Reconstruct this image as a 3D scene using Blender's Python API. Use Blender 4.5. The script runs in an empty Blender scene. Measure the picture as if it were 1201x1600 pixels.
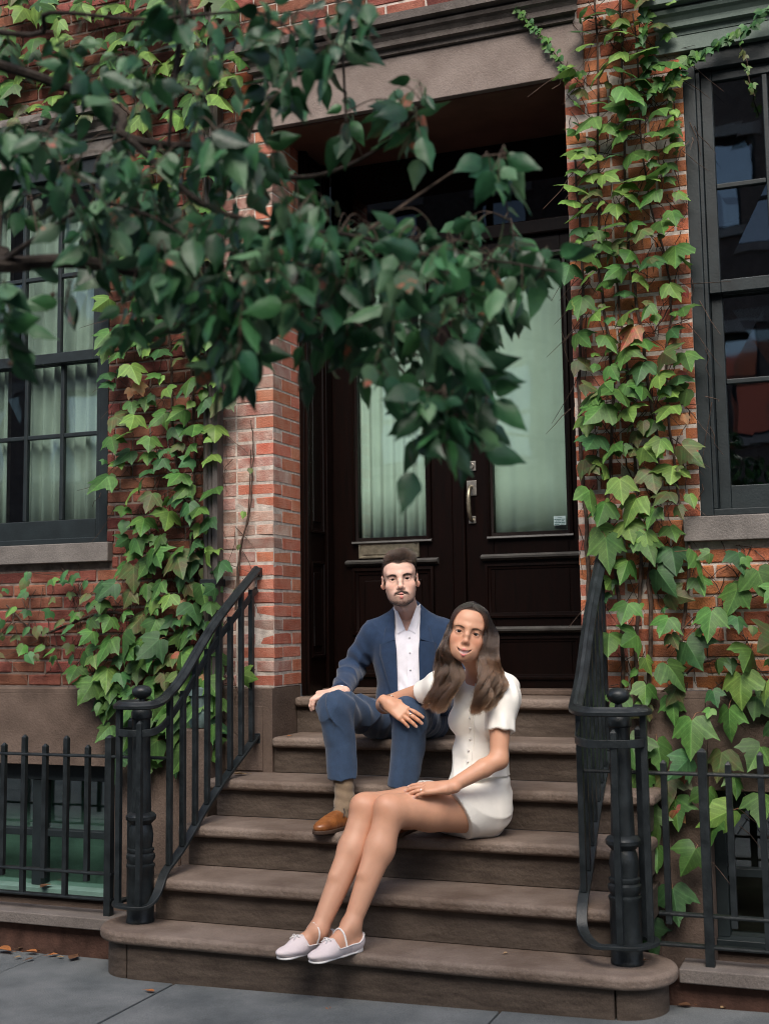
import bpy, bmesh, math, random
import numpy as np
from mathutils import Vector, Matrix, Euler
R_ = math.radians
S = bpy.context.scene
COL = S.collection

# ---------------------------------------------------------------- camera
CAM = np.array([2.7685, -5.5501, 1.4265])
YAW, PIT, ROL = .3735, .1106, -.0143
FPX = 1948.0 / 1600.0                       # focal length in picture heights
_F = np.array([-math.sin(YAW)*math.cos(PIT), math.cos(YAW)*math.cos(PIT), math.sin(PIT)])
_R = np.array([math.cos(YAW), math.sin(YAW), 0.0])
_U = np.cross(_R, _F)
_X = math.cos(ROL)*_R + math.sin(ROL)*_U
_Y = -math.sin(ROL)*_R + math.cos(ROL)*_U
cd = bpy.data.cameras.new('camera'); cam = bpy.data.objects.new('camera', cd); COL.objects.link(cam)
M = Matrix.Identity(4)
for i in range(3):
    M[i][0], M[i][1], M[i][2], M[i][3] = _X[i], _Y[i], -_F[i], CAM[i]
cam.matrix_world = M
cd.sensor_fit = 'VERTICAL'; cd.sensor_height = 36.0; cd.sensor_width = 27.0
cd.lens = 36.0*FPX; cd.shift_y = -43.3/1600.0
cd.clip_start = .05; cd.clip_end = 400
cd.dof.use_dof = True; cd.dof.focus_distance = 5.75; cd.dof.aperture_fstop = 2.8
S.camera = cam

# ---------------------------------------------------------------- sky, sun, exposure
SUN_EL, SUN_AZ = 47.0, 168.0                # soft light from across the street, high (azimuth from +Y, clockwise)
w = bpy.data.worlds.new('World'); S.world = w; w.use_nodes = True
nt = w.node_tree; nt.nodes.clear()
sky = nt.nodes.new('ShaderNodeTexSky'); sky.sky_type = 'NISHITA'; sky.sun_disc = False
sky.sun_elevation = R_(SUN_EL); sky.sun_rotation = R_(SUN_AZ); sky.air_density = 1.0; sky.dust_density = 3.5; sky.ozone_density = 1.2
bg = nt.nodes.new('ShaderNodeBackground'); bg.inputs[1].default_value = .10
out = nt.nodes.new('ShaderNodeOutputWorld')
nt.links.new(sky.outputs[0], bg.inputs[0]); nt.links.new(bg.outputs[0], out.inputs[0])
sd = bpy.data.lights.new('sun', 'SUN'); sd.energy = 1.5; sd.angle = R_(42); sd.color = (1.0, .95, .88)
sun = bpy.data.objects.new('sun', sd); COL.objects.link(sun)
_sv = Vector((math.sin(R_(SUN_AZ))*math.cos(R_(SUN_EL)), math.cos(R_(SUN_AZ))*math.cos(R_(SUN_EL)), math.sin(R_(SUN_EL))))
sun.rotation_euler = _sv.to_track_quat('Z', 'Y').to_euler(); sun.location = _sv*20
S.view_settings.view_transform = 'Standard'; S.view_settings.look = 'None'
S.view_settings.gamma = 1.0; S.view_settings.exposure = 1.2; S.view_settings.use_curve_mapping = False
S.render.engine = 'CYCLES'
S.cycles.use_denoising = True; S.cycles.filter_width = 1.05; S.cycles.use_adaptive_sampling = False; S.cycles.max_bounces = 6; S.cycles.transparent_max_bounces = 10
S.cycles.diffuse_bounces = 3; S.cycles.glossy_bounces = 3; S.cycles.transmission_bounces = 4
S.cycles.caustics_reflective = False; S.cycles.caustics_refractive = False; S.cycles.sample_clamp_indirect = 4.0

# ---------------------------------------------------------------- helpers
rng = random.Random(7)
def pix(u, v):
    """view direction of a picture point (unit depth along the optical axis)"""
    x, y = (u-600.5)/1948.0, (v-756.73)/1948.0
    cr, sr = math.cos(ROL), math.sin(ROL)
    x, y = cr*x+sr*y, -sr*x+cr*y
    return _R*x - _U*y + _F
def to_px(P):
    d = np.asarray(P, float)-CAM; a, b, c = d@_R, d@_U, d@_F
    x, y = 1948*a/c, -1948*b/c
    cr, sr = math.cos(ROL), math.sin(ROL)
    return 600.5+cr*x-sr*y, 756.73+sr*x+cr*y, c

def tag(o, label=None, cat=None, group=None, kind=None):
    if label: o['label'] = label
    if cat: o['category'] = cat
    if group: o['group'] = group
    if kind: o['kind'] = kind
    return o
def empty(name, loc=(0, 0, 0), parent=None):
    o = bpy.data.objects.new(name, None); COL.objects.link(o); o.location = loc
    o.empty_display_size = .05
    if parent: o.parent = parent
    return o
def place(name, mesh, parent=None, loc=(0, 0, 0), rot=(0, 0, 0), scale=(1, 1, 1)):
    o = bpy.data.objects.new(name, mesh); COL.objects.link(o)
    o.location = loc; o.rotation_euler = rot; o.scale = scale
    if parent: o.parent = parent
    return o

class MB:
    """collects shapes; build() links them as one mesh object"""
    def __init__(s): s.v = []; s.f = []; s.m = []
    def add(s, v, f, mi=0):
        n = len(s.v); s.v += [tuple(map(float, p)) for p in v]; s.f += [tuple(i+n for i in q) for q in f]; s.m += [mi]*len(f)
        return s
    def box(s, x0, x1, y0, y1, z0, z1, mi=0):
        return s.add([(x0,y0,z0),(x1,y0,z0),(x1,y1,z0),(x0,y1,z0),(x0,y0,z1),(x1,y0,z1),(x1,y1,z1),(x0,y1,z1)],
                     [(0,3,2,1),(4,5,6,7),(0,1,5,4),(1,2,6,5),(2,3,7,6),(3,0,4,7)], mi)
    def loft(s, rings, closed=False, caps=True, mi=0):
        n = len(rings[0]); v = [p for r in rings for p in r]; f = []
        m = len(rings)
        for i in range(m if closed else m-1):
            a, b = i*n, ((i+1) % m)*n
            for j in range(n):
                k = (j+1) % n; f.append((a+j, a+k, b+k, b+j))
        if caps and not closed:
            f.append(tuple(range(n-1, -1, -1))); f.append(tuple((m-1)*n+j for j in range(n)))
        return s.add(v, f, mi)
    def sweep(s, path, prof, up=(0, 0, 1), closed=False, caps=True, mi=0):
        """prof: list of (side, up) offsets; path: points"""
        P = [Vector(p) for p in path]; up = Vector(up); rings = []
        for i, p in enumerate(P):
            a = P[i-1] if (i > 0 or closed) else P[i]; b = P[(i+1) % len(P)] if (i < len(P)-1 or closed) else P[i]
            t = (b-a).normalized(); sd_ = t.cross(up)
            if sd_.length < 1e-4: sd_ = Vector((1, 0, 0))
            sd_.normalize(); u2 = sd_.cross(t).normalized()
            rings.append([p+sd_*q[0]+u2*q[1] for q in prof])
        return s.loft(rings, closed, caps, mi)
    def tube(s, path, r, seg=8, caps=True, mi=0):
        """r: number or list"""
        P = [Vector(p) for p in path]; rings = []; n = len(P)
        t0 = (P[1]-P[0]).normalized(); ref = Vector((0, 0, 1)) if abs(t0.z) < .9 else Vector((1, 0, 0))
        sd_ = t0.cross(ref).normalized()
        for i, p in enumerate(P):
            t = (P[min(i+1, n-1)]-P[max(i-1, 0)]).normalized()
            sd_ = (sd_-t*sd_.dot(t)).normalized(); u2 = t.cross(sd_)
            rr = r[i] if hasattr(r, '__len__') else r
            rings.append([p+(sd_*math.cos(k*2*math.pi/seg)+u2*math.sin(k*2*math.pi/seg))*rr for k in range(seg)])
        return s.loft(rings, False, caps, mi)
    def lathe(s, prof, cx, cy, seg=24, mi=0, cap=True):
        rings = [[(cx+r*math.cos(k*2*math.pi/seg), cy+r*math.sin(k*2*math.pi/seg), z) for k in range(seg)] for r, z in prof]
        return s.loft(rings, False, cap, mi)
    def prism(s, poly, z0, z1, mi=0):
        n = len(poly)
        return s.add([(x, y, z0) for x, y in poly]+[(x, y, z1) for x, y in poly],
                     [tuple(range(n-1, -1, -1)), tuple(range(n, 2*n))]+[(i, (i+1) % n, n+(i+1) % n, n+i) for i in range(n)], mi)
    def mesh(s, name, mats, smooth=False):
        me = bpy.data.meshes.new(name); me.from_pydata(s.v, [], s.f)
        for m in (mats if isinstance(mats, (list, tuple)) else [mats]): me.materials.append(m)
        if any(s.m): me.polygons.foreach_set('material_index', s.m)
        if smooth: me.polygons.foreach_set('use_smooth', [True]*len(s.f))
        me.update(); return me
    def build(s, name, mats, parent=None, smooth=False, bevel=0, seg=2, angle=40):
        o = place(name, s.mesh(name, mats, smooth or bevel > 0), parent)
        if bevel > 0:
            b = o.modifiers.new('bevel', 'BEVEL'); b.width = bevel; b.segments = seg; b.limit_method = 'ANGLE'; b.angle_limit = R_(35)
            b.harden_normals = True
        elif smooth:
            smooth_angle(o, angle)
        return o
def smooth_angle(o, angle=40):
    try: o.data.set_sharp_from_angle(angle=R_(angle))
    except Exception: pass
def circle(r, n=8, sx=1, sy=1): return [(r*sx*math.cos(2*math.pi*k/n), r*sy*math.sin(2*math.pi*k/n)) for k in range(n)]
def rect(a, b): return [(-a/2, -b/2), (a/2, -b/2), (a/2, b/2), (-a/2, b/2)]
def spline(pts, n=8):
    """Catmull-Rom through pts"""
    P = [np.array(p, float) for p in pts]; P = [2*P[0]-P[1]]+P+[2*P[-1]-P[-2]]; o = []
    for i in range(1, len(P)-2):
        for k in range(n):
            t = k/n; a, b, c, d = P[i-1], P[i], P[i+1], P[i+2]
            o.append(.5*((2*b)+(-a+c)*t+(2*a-5*b+4*c-d)*t*t+(-a+3*b-3*c+d)*t**3))
    o.append(P[-2]); return o

# ---------------------------------------------------------------- materials
def mat(name, col, rough=.7, spec=.4, metal=0.0, var=0.0, scale=8.0, col2=None, bump=0.0, bscale=60.0, detail=6, coat=0.0, trans=0.0,
        rand=0.0, streak=None, rough_var=0.0, fine=0.0):
    """principled material with noise colour variation, wear and fine relief"""
    m = bpy.data.materials.new(name); m.use_nodes = True; n = m.node_tree.nodes; l = m.node_tree.links
    p = n['Principled BSDF']; p.inputs['Roughness'].default_value = rough; p.inputs['Metallic'].default_value = metal
    p.inputs['Specular IOR Level'].default_value = spec; p.inputs['Coat Weight'].default_value = coat
    c = (*col, 1.0); p.inputs['Base Color'].default_value = c
    tc = n.new('ShaderNodeTexCoord'); geo = n.new('ShaderNodeNewGeometry'); src = geo.outputs['Position']
    last = None
    if col2 is not None or var > 0:
        tex = n.new('ShaderNodeTexNoise'); tex.inputs['Scale'].default_value = scale; tex.inputs['Detail'].default_value = detail
        tex.inputs['Roughness'].default_value = .62
        mp = n.new('ShaderNodeMapping'); l.new(src, mp.inputs[0]); l.new(mp.outputs[0], tex.inputs[0])
        if streak: mp.inputs['Scale'].default_value = streak
        rp = n.new('ShaderNodeValToRGB'); l.new(tex.outputs[0], rp.inputs[0])
        a, b = (c, (*col2, 1)) if col2 is not None else (tuple(x*(1-var) for x in col)+(1,), tuple(min(1, x*(1+var)) for x in col)+(1,))
        rp.color_ramp.elements[0].color = a; rp.color_ramp.elements[0].position = .36
        rp.color_ramp.elements[1].color = b; rp.color_ramp.elements[1].position = .66
        last = rp.outputs[0]
        if rough_var:
            mr = n.new('ShaderNodeMapRange'); l.new(tex.outputs[0], mr.inputs[0]); mr.inputs[1].default_value = .3; mr.inputs[2].default_value = .7
            mr.inputs[3].default_value = rough-rough_var; mr.inputs[4].default_value = rough+rough_var; l.new(mr.outputs[0], p.inputs['Roughness'])
    if fine > 0:
        t2 = n.new('ShaderNodeTexNoise'); t2.inputs['Scale'].default_value = 260; t2.inputs['Detail'].default_value = 3; l.new(src, t2.inputs[0])
        mx = n.new('ShaderNodeMix'); mx.data_type = 'RGBA'; mx.blend_type = 'MULTIPLY'; mx.inputs[0].default_value = 1
        mr2 = n.new('ShaderNodeMapRange'); l.new(t2.outputs[0], mr2.inputs[0]); mr2.inputs[1].default_value = .3; mr2.inputs[2].default_value = .7
        mr2.inputs[3].default_value = 1-fine; mr2.inputs[4].default_value = 1+fine
        if last is None: mx.inputs[6].default_value = c
        else: l.new(last, mx.inputs[6])
        l.new(mr2.outputs[0], mx.inputs[7]); last = mx.outputs[2]
    if rand > 0:
        oi = n.new('ShaderNodeObjectInfo'); ad = n.new('ShaderNodeMath'); ad.operation = 'ADD'
        l.new(oi.outputs['Random'], ad.inputs[0]); l.new(geo.outputs['Random Per Island'], ad.inputs[1])
        fr = n.new('ShaderNodeMath'); fr.operation = 'FRACT'; l.new(ad.outputs[0], fr.inputs[0])
        hs = n.new('ShaderNodeHueSaturation')
        mv = n.new('ShaderNodeMapRange'); l.new(fr.outputs[0], mv.inputs[0]); mv.inputs[3].default_value = 1-rand; mv.inputs[4].default_value = 1+rand
        fm = n.new('ShaderNodeMath'); fm.operation = 'MULTIPLY'; fm.inputs[1].default_value = 7.13; l.new(fr.outputs[0], fm.inputs[0])
        ff = n.new('ShaderNodeMath'); ff.operation = 'FRACT'; l.new(fm.outputs[0], ff.inputs[0])
        mh = n.new('ShaderNodeMapRange'); l.new(ff.outputs[0], mh.inputs[0]); mh.inputs[3].default_value = .5-.010*rand/.3; mh.inputs[4].default_value = .5+.010*rand/.3
        l.new(mv.outputs[0], hs.inputs['Value']); l.new(mh.outputs[0], hs.inputs['Hue'])
        if last is None: hs.inputs['Color'].default_value = c
        else: l.new(last, hs.inputs['Color'])
        last = hs.outputs[0]
    if last is not None: l.new(last, p.inputs['Base Color'])
    if bump > 0:
        t3 = n.new('ShaderNodeTexNoise'); t3.inputs['Scale'].default_value = bscale; t3.inputs['Detail'].default_value = 5; l.new(src, t3.inputs[0])
        bp = n.new('ShaderNodeBump'); bp.inputs['Strength'].default_value = 1.0; bp.inputs['Distance'].default_value = bump
        l.new(t3.outputs[0], bp.inputs['Height']); l.new(bp.outputs[0], p.inputs['Normal'])
    if trans > 0:
        tr = n.new('ShaderNodeBsdfTranslucent'); ms = n.new('ShaderNodeMixShader'); ms.inputs[0].default_value = trans
        if last is not None: l.new(last, tr.inputs[0])
        else: tr.inputs[0].default_value = c
        l.new(p.outputs[0], ms.inputs[1]); l.new(tr.outputs[0], ms.inputs[2]); l.new(ms.outputs[0], n['Material Output'].inputs[0])
    return m
def glass(name, tint=(.8, .9, .86), ior=1.5, boost=1.0, rough=0.0):
    m = bpy.data.materials.new(name); m.use_nodes = True; n = m.node_tree.nodes; l = m.node_tree.links
    n.remove(n['Principled BSDF'])
    tr = n.new('ShaderNodeBsdfTransparent'); tr.inputs[0].default_value = (*tint, 1)
    gl = n.new('ShaderNodeBsdfGlossy'); gl.inputs['Roughness'].default_value = rough; gl.inputs[0].default_value = (.95, .97, 1, 1)
    lw = n.new('ShaderNodeLayerWeight'); lw.inputs[0].default_value = .5       # Schlick's curve, the same from both sides of the pane
    pw = n.new('ShaderNodeMath'); pw.operation = 'POWER'; pw.inputs[1].default_value = 5; l.new(lw.outputs['Facing'], pw.inputs[0])
    mu = n.new('ShaderNodeMath'); mu.operation = 'MULTIPLY_ADD'; mu.inputs[1].default_value = .9; mu.inputs[2].default_value = .045*boost; mu.use_clamp = True
    ms = n.new('ShaderNodeMixShader'); l.new(pw.outputs[0], mu.inputs[0]); l.new(mu.outputs[0], ms.inputs[0])
    l.new(tr.outputs[0], ms.inputs[1]); l.new(gl.outputs[0], ms.inputs[2])
    # old panes are a little wavy
    t = n.new('ShaderNodeTexNoise'); t.inputs['Scale'].default_value = 5; t.inputs['Detail'].default_value = 1
    g = n.new('ShaderNodeNewGeometry'); l.new(g.outputs['Position'], t.inputs[0])
    b = n.new('ShaderNodeBump'); b.inputs['Distance'].default_value = .0003; l.new(t.outputs[0], b.inputs['Height']); l.new(b.outputs[0], gl.inputs['Normal'])
    l.new(ms.outputs[0], n['Material Output'].inputs[0]); return m

BST = mat('brownstone', (.085, .06, .047), .85, .25, col2=(.135, .098, .078), scale=5, bump=.003, bscale=90, fine=.18)
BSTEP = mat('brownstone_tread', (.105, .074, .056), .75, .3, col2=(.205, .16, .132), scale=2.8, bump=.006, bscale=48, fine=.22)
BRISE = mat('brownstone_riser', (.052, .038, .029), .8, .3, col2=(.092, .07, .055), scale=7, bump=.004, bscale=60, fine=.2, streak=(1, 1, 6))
BLINT = mat('brownstone_lintel', (.17, .135, .118), .85, .25, col2=(.23, .188, .166), scale=6, bump=.003, bscale=120, fine=.2)
SILLM = mat('stone_sill', (.13, .117, .107), .85, .25, col2=(.2, .18, .165), scale=6, bump=.003, bscale=110, fine=.2)
BR_L = mat('brick_dark_red', (.15, .045, .03), .85, .25, col2=(.21, .08, .055), scale=14, bump=.004, bscale=130, rand=.38, fine=.25)
BR_P = mat('brick_weathered_pink', (.3, .14, .105), .85, .25, col2=(.42, .31, .26), scale=11, bump=.004, bscale=130, rand=.28, fine=.22)
BR_J = mat('brick_reveal_red', (.38, .115, .066), .85, .25, col2=(.43, .19, .13), scale=14, bump=.004, bscale=130, rand=.22, fine=.2)
BR_R = mat('brick_orange_red', (.4, .125, .048), .85, .25, col2=(.32, .125, .075), scale=10, bump=.004, bscale=130, rand=.3, fine=.25)
MO_P = mat('mortar_pale', (.47, .41, .36), .95, .15, var=.25, scale=30, bump=.003, bscale=160)
MO_L = mat('mortar_dirty', (.2, .155, .13), .95, .15, var=.35, scale=18, bump=.003, bscale=160)
IRON = mat('iron_paint', (.014, .018, .02), .42, .35, var=.35, scale=14, bump=.0012, bscale=120, rough_var=.12)
FRAME = mat('window_paint', (.012, .018, .02), .5, .35, var=.25, scale=10, bump=.0008, bscale=90)
GREENP = mat('green_trim_paint', (.095, .13, .11), .7, .4, col2=(.14, .18, .155), scale=9, bump=.001, bscale=90, fine=.1)
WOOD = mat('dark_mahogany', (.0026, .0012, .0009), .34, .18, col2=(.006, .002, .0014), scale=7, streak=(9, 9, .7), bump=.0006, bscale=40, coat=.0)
SOFFIT = mat('soffit_wood', (.11, .05, .032), .6, .4, var=.2, scale=6)
BRASS = mat('aged_brass', (.3, .27, .2), .38, .5, metal=.8, var=.3, scale=30)
STEEL = mat('worn_lock_metal', (.42, .4, .36), .35, .5, metal=.9, var=.2, scale=40)
SLATE = mat('bluestone', (.085, .095, .099), .8, .35, col2=(.165, .176, .178), scale=2.6, bump=.003, bscale=150, fine=.28)
DIRT = mat('joint_dirt', (.03, .028, .025), .95, .1, var=.4, scale=20)
ROAD = mat('asphalt', (.05, .05, .052), .9, .3, var=.3, scale=8, bump=.004, bscale=200, fine=.3)
ROOM = mat('dark_interior', (.03, .026, .022), .9, .2)
LEDGE = mat('worn_sheen_ledge', (.07, .068, .064), .4, .5, var=.3, scale=16)  # worn grey, lightened to paint in the light that glossy top edges catch
CURT = mat('linen_curtain', (.54, .57, .53), .9, .1, var=.08, scale=6, trans=.25)
CURTG = mat('sheer_door_curtain', (.62, .65, .61), .9, .1, var=.06, scale=5, trans=.2)
PIPE = mat('painted_downpipe', (.06, .05, .044), .6, .4, col2=(.11, .095, .085), scale=12, streak=(3, 3, .5), bump=.002, bscale=60)
COPPER = mat('weathered_green_iron', (.1, .15, .145), .6, .4, var=.3, scale=14)
GLASSW = glass('window_glass', (.86, .93, .9), 1.52, 2.4)
GLASSD = glass('door_glass', (.88, .96, .92), 1.5, 1.5)

# ================================================================ THE SETTING
g_ = lambda x: .018*max(0.0, x)                      # the pavement climbs gently along the street
o = MB().box(-60, 60, -60, 60, -1.3, -1.0).build('ground', DIRT); tag(o, kind='structure')
o = MB().box(-40, 40, -11.5, -4.95, -.6, -.13).build('road', ROAD); tag(o, kind='structure')
o = MB().box(-40, 40, -4.948, -4.80, -.6, .012).build('kerb', SLATE, bevel=.015); tag(o, kind='structure')
o = MB().box(-40, 40, -15.2, -11.5, -.6, 0).build('far_pavement', SLATE); tag(o, kind='structure')
# near pavement: bed + separate bluestone slabs
side = MB().box(-40, 40, -4.798, -.80, -.6, -.028).build('pavement', DIRT); tag(side, kind='structure')
xs = [-8.5, -7.2, -5.9, -4.6, -3.3, -2.05, -.72, .065, 1.42, 2.78, 4.1, 5.4, 6.7, 8.0]
rows = [(-.802, -2.32), (-2.33, -3.58), (-3.59, -4.794)]
for r, (ya, yb) in enumerate(rows):
    for a, b in zip(xs[:-1], xs[1:]):
        if r == 1: a, b = a+.42, b+.42
        gp = .005
        t = rng.uniform(-.003, .003)
        v = [(a+gp, yb+gp, -.03), (b-gp, yb+gp, -.03), (b-gp, ya-gp, -.03), (a+gp, ya-gp, -.03),
             (a+gp, yb+gp, g_(a)+t), (b-gp, yb+gp, g_(b)+rng.uniform(-.002, .002)), (b-gp, ya-gp, g_(b)+t), (a+gp, ya-gp, g_(a))]
        MB().add(v, [(0,3,2,1),(4,5,6,7),(0,1,5,4),(1,2,6,5),(2,3,7,6),(3,0,4,7)]).build('paving_slab', SLATE, side, bevel=.004)

# ---------------------------------------------------------------- bricks
ZB, CO = 1.1185, .0677
BL, BH, BD = .2025, .0553, .095
def brick_shape(k, material):
    r = random.Random(k*31+5); bm = bmesh.new(); bmesh.ops.create_cube(bm, size=1)
    for v in bm.verts: v.co = Vector((v.co.x*BL, v.co.y*BD, v.co.z*BH))
    bmesh.ops.bevel(bm, geom=list(bm.edges), offset=.004, segments=1, affect='EDGES', profile=.6)
    for v in bm.verts: v.co += Vector((r.uniform(-1, 1)*.0022, r.uniform(-1, 1)*.002, r.uniform(-1, 1)*.0022))
    me = bpy.data.meshes.new('brick'); bm.to_mesh(me); bm.free(); me.materials.append(material); return me
BRICKS = {m.name: [brick_shape(k, m) for k in range(6)] for m in (BR_L, BR_P, BR_J, BR_R)}

def brick_runs(x0, x1, z0, z1, holes, phase):
    """yield (xa, xb, zc) for a running bond round the openings"""
    n0 = math.floor((z0-ZB)/CO+.2); n1 = math.ceil((z1-ZB)/CO)
    for n in range(n0, n1):
        za, zb = ZB+n*CO+.006, ZB+n*CO+.006+BH
        if za < z0-.004 or zb > z1+.01: continue
        iv = [(x0, x1)]
        for hx0, hx1, hz0, hz1 in holes:
            if zb <= hz0+.006 or za >= hz1-.006: continue
            iv = [q for a, b in iv for q in ((a, min(b, hx0)), (max(a, hx1), b)) if q[1]-q[0] > .012]
        off = phase+(n % 2)*.5*(BL+.0095)
        if n % 6 == 3: off += .03
        for a, b in iv:
            k = math.floor((a-off)/(BL+.0095)); x = off+k*(BL+.0095)
            while x < b:
                xa, xb = max(a, x), min(b, x+BL)
                if xb-xa > .028: yield xa, xb, (za+zb)/2, n
                x += BL+.0095
def lay(house, wall, items):
    """items: (centre, size(lenx,leny), mesh list); the nearest 300 in the picture are bricks of their own, the rest one mass"""
    seen, rest = [], []
    for it in items:
        u, v, d = to_px(it[0])
        (seen if -60 < u < 1261 and -60 < v < 1660 else rest).append((d, it))
    seen.sort(key=lambda q: q[0]); rest += seen[300:]; seen = seen[:300]
    for d, (c, s, ml, my) in seen:
        m = ml[rng.randrange(6)]
        place('brick', m, wall, (c[0]+rng.uniform(-.001, .001), c[1]+rng.uniform(-.0025, .0015), c[2]), (rng.uniform(-.006, .006), rng.uniform(-.004, .004), rng.uniform(-.008, .008)),
              (s[0]/BL, s[1]/BD, 1))
    mb = {}
    for d, (c, s, ml, my) in rest:
        b = mb.setdefault(ml[0].materials[0].name, MB()); e = .002*rng.random()
        b.box(c[0]-s[0]/2, c[0]+s[0]/2, c[1]-s[1]/2-e, c[1]+s[1]/2, c[2]-BH/2, c[2]+BH/2)
    for k, b in mb.items():
        o = b.build('brickwork', bpy.data.materials[k], wall); o['kind'] = 'stuff'

DX0, DX1, DTOP = 0.0, 1.5285, 3.965
LWIN = (-1.914, -.974); RWIN = (2.071, 3.011); WZ0, WZ1 = 1.868, 3.975
# ---- left house
hl = empty('brick_townhouse', (-1.6, 0, 0)); tag(hl, 'dark red brick house with curtained window beyond the downpipe', 'house')
def under(o, p):
    o.parent = p; o.matrix_parent_inverse = p.matrix_basis.inverted(); return o
wl = MB()
PX0, PX1 = -4.6, -.32
wl.box(PX0, LWIN[0], .006, .4, ZB, 5.3); wl.box(LWIN[1], PX1, .006, .4, ZB, 5.3)
wl.box(LWIN[0], LWIN[1], .006, .4, ZB, 1.80); wl.box(LWIN[0], LWIN[1], .006, .4, 4.0, 5.3)
WL = under(wl.build('brick_wall', MO_L), hl)
under(MB().box(PX0, PX1, .01, .4, 5.302, 9.2).build('upper_wall', BR_L), hl)
items = [((.5*(a+b), BD/2, z), (b-a, BD), BRICKS['brick_dark_red'], 0) for a, b, z, n in
         brick_runs(PX0, PX1, ZB, 5.29, [(LWIN[0], LWIN[1], 1.765, 3.98), (LWIN[0]-.09, LWIN[1]+.035, 1.765, 1.871), (LWIN[0]-.1, LWIN[1]+.1, 3.965, 4.2)], .03)]
lay(hl, WL, items)
# ---- right house
hr = empty('brick_townhouse', (1.2, 0, 0)); tag(hr, 'orange brick house with the black double door and stone lintel', 'house')
wr = MB(); QX0, QX1 = -.318, 4.6
wr.box(QX0, DX0-.0018, .0018, .6, ZB, DTOP); wr.box(DX1+.0018, RWIN[0], .0018, .6, ZB, DTOP)
wr.box(QX0, RWIN[0], .004, .92, DTOP+.001, 5.3); wr.box(RWIN[0], RWIN[1], .006, .4, ZB, 1.80)
wr.box(RWIN[0], RWIN[1], .006, .4, 4.0, 5.3); wr.box(RWIN[1], QX1, .006, .4, ZB, 5.3)
WR = under(wr.build('brick_wall', MO_P), hr)
under(MB().box(QX0, QX1, .01, .4, 5.302, 9.2).build('upper_wall', BR_L), hr)
holes = [(DX0-.21, DX1+.21, ZB-.1, DTOP-.004), (-.118, 1.625, DTOP-.004, 4.225), (-.07, 1.575, 4.225, 4.41),
         (RWIN[0], RWIN[1], 1.757, 3.98), (RWIN[0]-.072, RWIN[1]+.07, 1.757, 1.866), (RWIN[0]-.111, RWIN[1]+.11, 3.97, 4.2)]
items = []
for a, b, z, n in brick_runs(QX0, QX1, ZB, 5.29, holes, -.1):
    items.append(((.5*(a+b), BD/2, z), (b-a, BD), BRICKS['brick_dark_red' if z > 4.3 else ('brick_weathered_pink' if b < .05 and z < 4 else 'brick_orange_red')], 0))
n1 = int((DTOP-ZB)/CO)
for n in range(0, n1+1):                                # the corners of the doorway: stretchers and headers turn about
    z = ZB+n*CO+.006+BH/2
    if z+BH/2 > DTOP+.01: break
    for sgn, X, mm, mf in ((-1, DX0, 'brick_reveal_red', 'brick_weathered_pink'), (1, DX1, 'brick_reveal_red', 'brick_orange_red')):
        if n % 2 == 0:
            items.append(((X+sgn*BL/2, BD/2, z), (BL, BD), BRICKS[mm if rng.random() < .5 else mf], 0))
            items.append(((X+sgn*BD/2, BD+.0095+BL/2, z), (BD, BL), BRICKS[mm], 1))
        else:
            items.append(((X+sgn*BD/2, BL/2, z), (BD, BL), BRICKS[mm if rng.random() < .6 else mf], 1))
            items.append(((X+sgn*BD/2, BL+.0095+BD/2, z), (BD, BD), BRICKS[mm], 1))
            items.append(((X+sgn*(BD+.0095+.0985/2), BD/2, z), (.0985, BD), BRICKS[mf], 0))
lay(hr, WR, items)

# ---- brownstone base courses with basement openings
def base_course(parent, x0, x1, wx0, wx1, wz, y=-.03):
    mb = MB()
    for a, b, za, zb in ((x0, wx0, -1, 1.085), (wx1, x1, -1, 1.085), (wx0, wx1, wz, 1.085), (wx0, wx1, -1, -.12)):
        mb.box(a, b, y, .4, za, zb)
    under(mb.build('base_course', BST, bevel=.004), parent)
    c = MB(); prof = [(y, 1.0855), (.0, 1.0855), (.0, 1.117), (y+.012, 1.117), (y, 1.106)]
    c.loft([[(x, p, q) for p, q in prof] for x in (x0, x1)]); under(c.build('base_cap', BST, smooth=False), parent)
base_course(hl, PX0, PX1, -1.94, -.93, .714)
base_course(hr, 1.6, QX1, 2.06, 3.0, .70)
for a, b in ((-.31, -.002), (DX1+.002, 1.597)):
    mb = MB().box(a, b, -.022, .31, .5, 1.117); under(mb.build('door_plinth', BST, bevel=.006), hr)
    mb = MB().box(a+.05 if a < 0 else a+.008, b-.05 if a < 0 else b-.02, -.029, -.0225, .72, 1.03); under(mb.build('plinth_panel', BST, bevel=.003), hr)

# ---- door lintel and its cornice
under(MB().box(-.118, 1.625, -.012, .2, DTOP, 4.222).build('lintel', BLINT, bevel=.006), hr)
def cornice(parent, x0, x1, z, mtl, name='cornice', steps=None):
    prof = steps or [(0, 0), (-.028, .002), (-.03, .03), (-.058, .032), (-.06, .046), (-.05, .05), (-.052, .062), (-.066, .078), (-.082, .088), (-.088, .1), (-.086, .108), (-.07, .112), (-.07, .12), (-.118, .124),
                     (-.12, .165), (-.05, .185), (.0, .19)]
    rings = []
    for x, s in ((x0, -1), (x1, 1)):
        rings.append([(x+s*(-p)*.7 - s*.08, p-.002, z+q) for p, q in prof])
    mb = MB().loft(rings); return under(mb.build(name, mtl), parent)
cornice(hr, -.15, 1.655, 4.2235, mat('cornice_stone', (.075, .062, .055), .8, .3, col2=(.13, .112, .1), scale=9, bump=.003, bscale=100, fine=.2))
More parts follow.
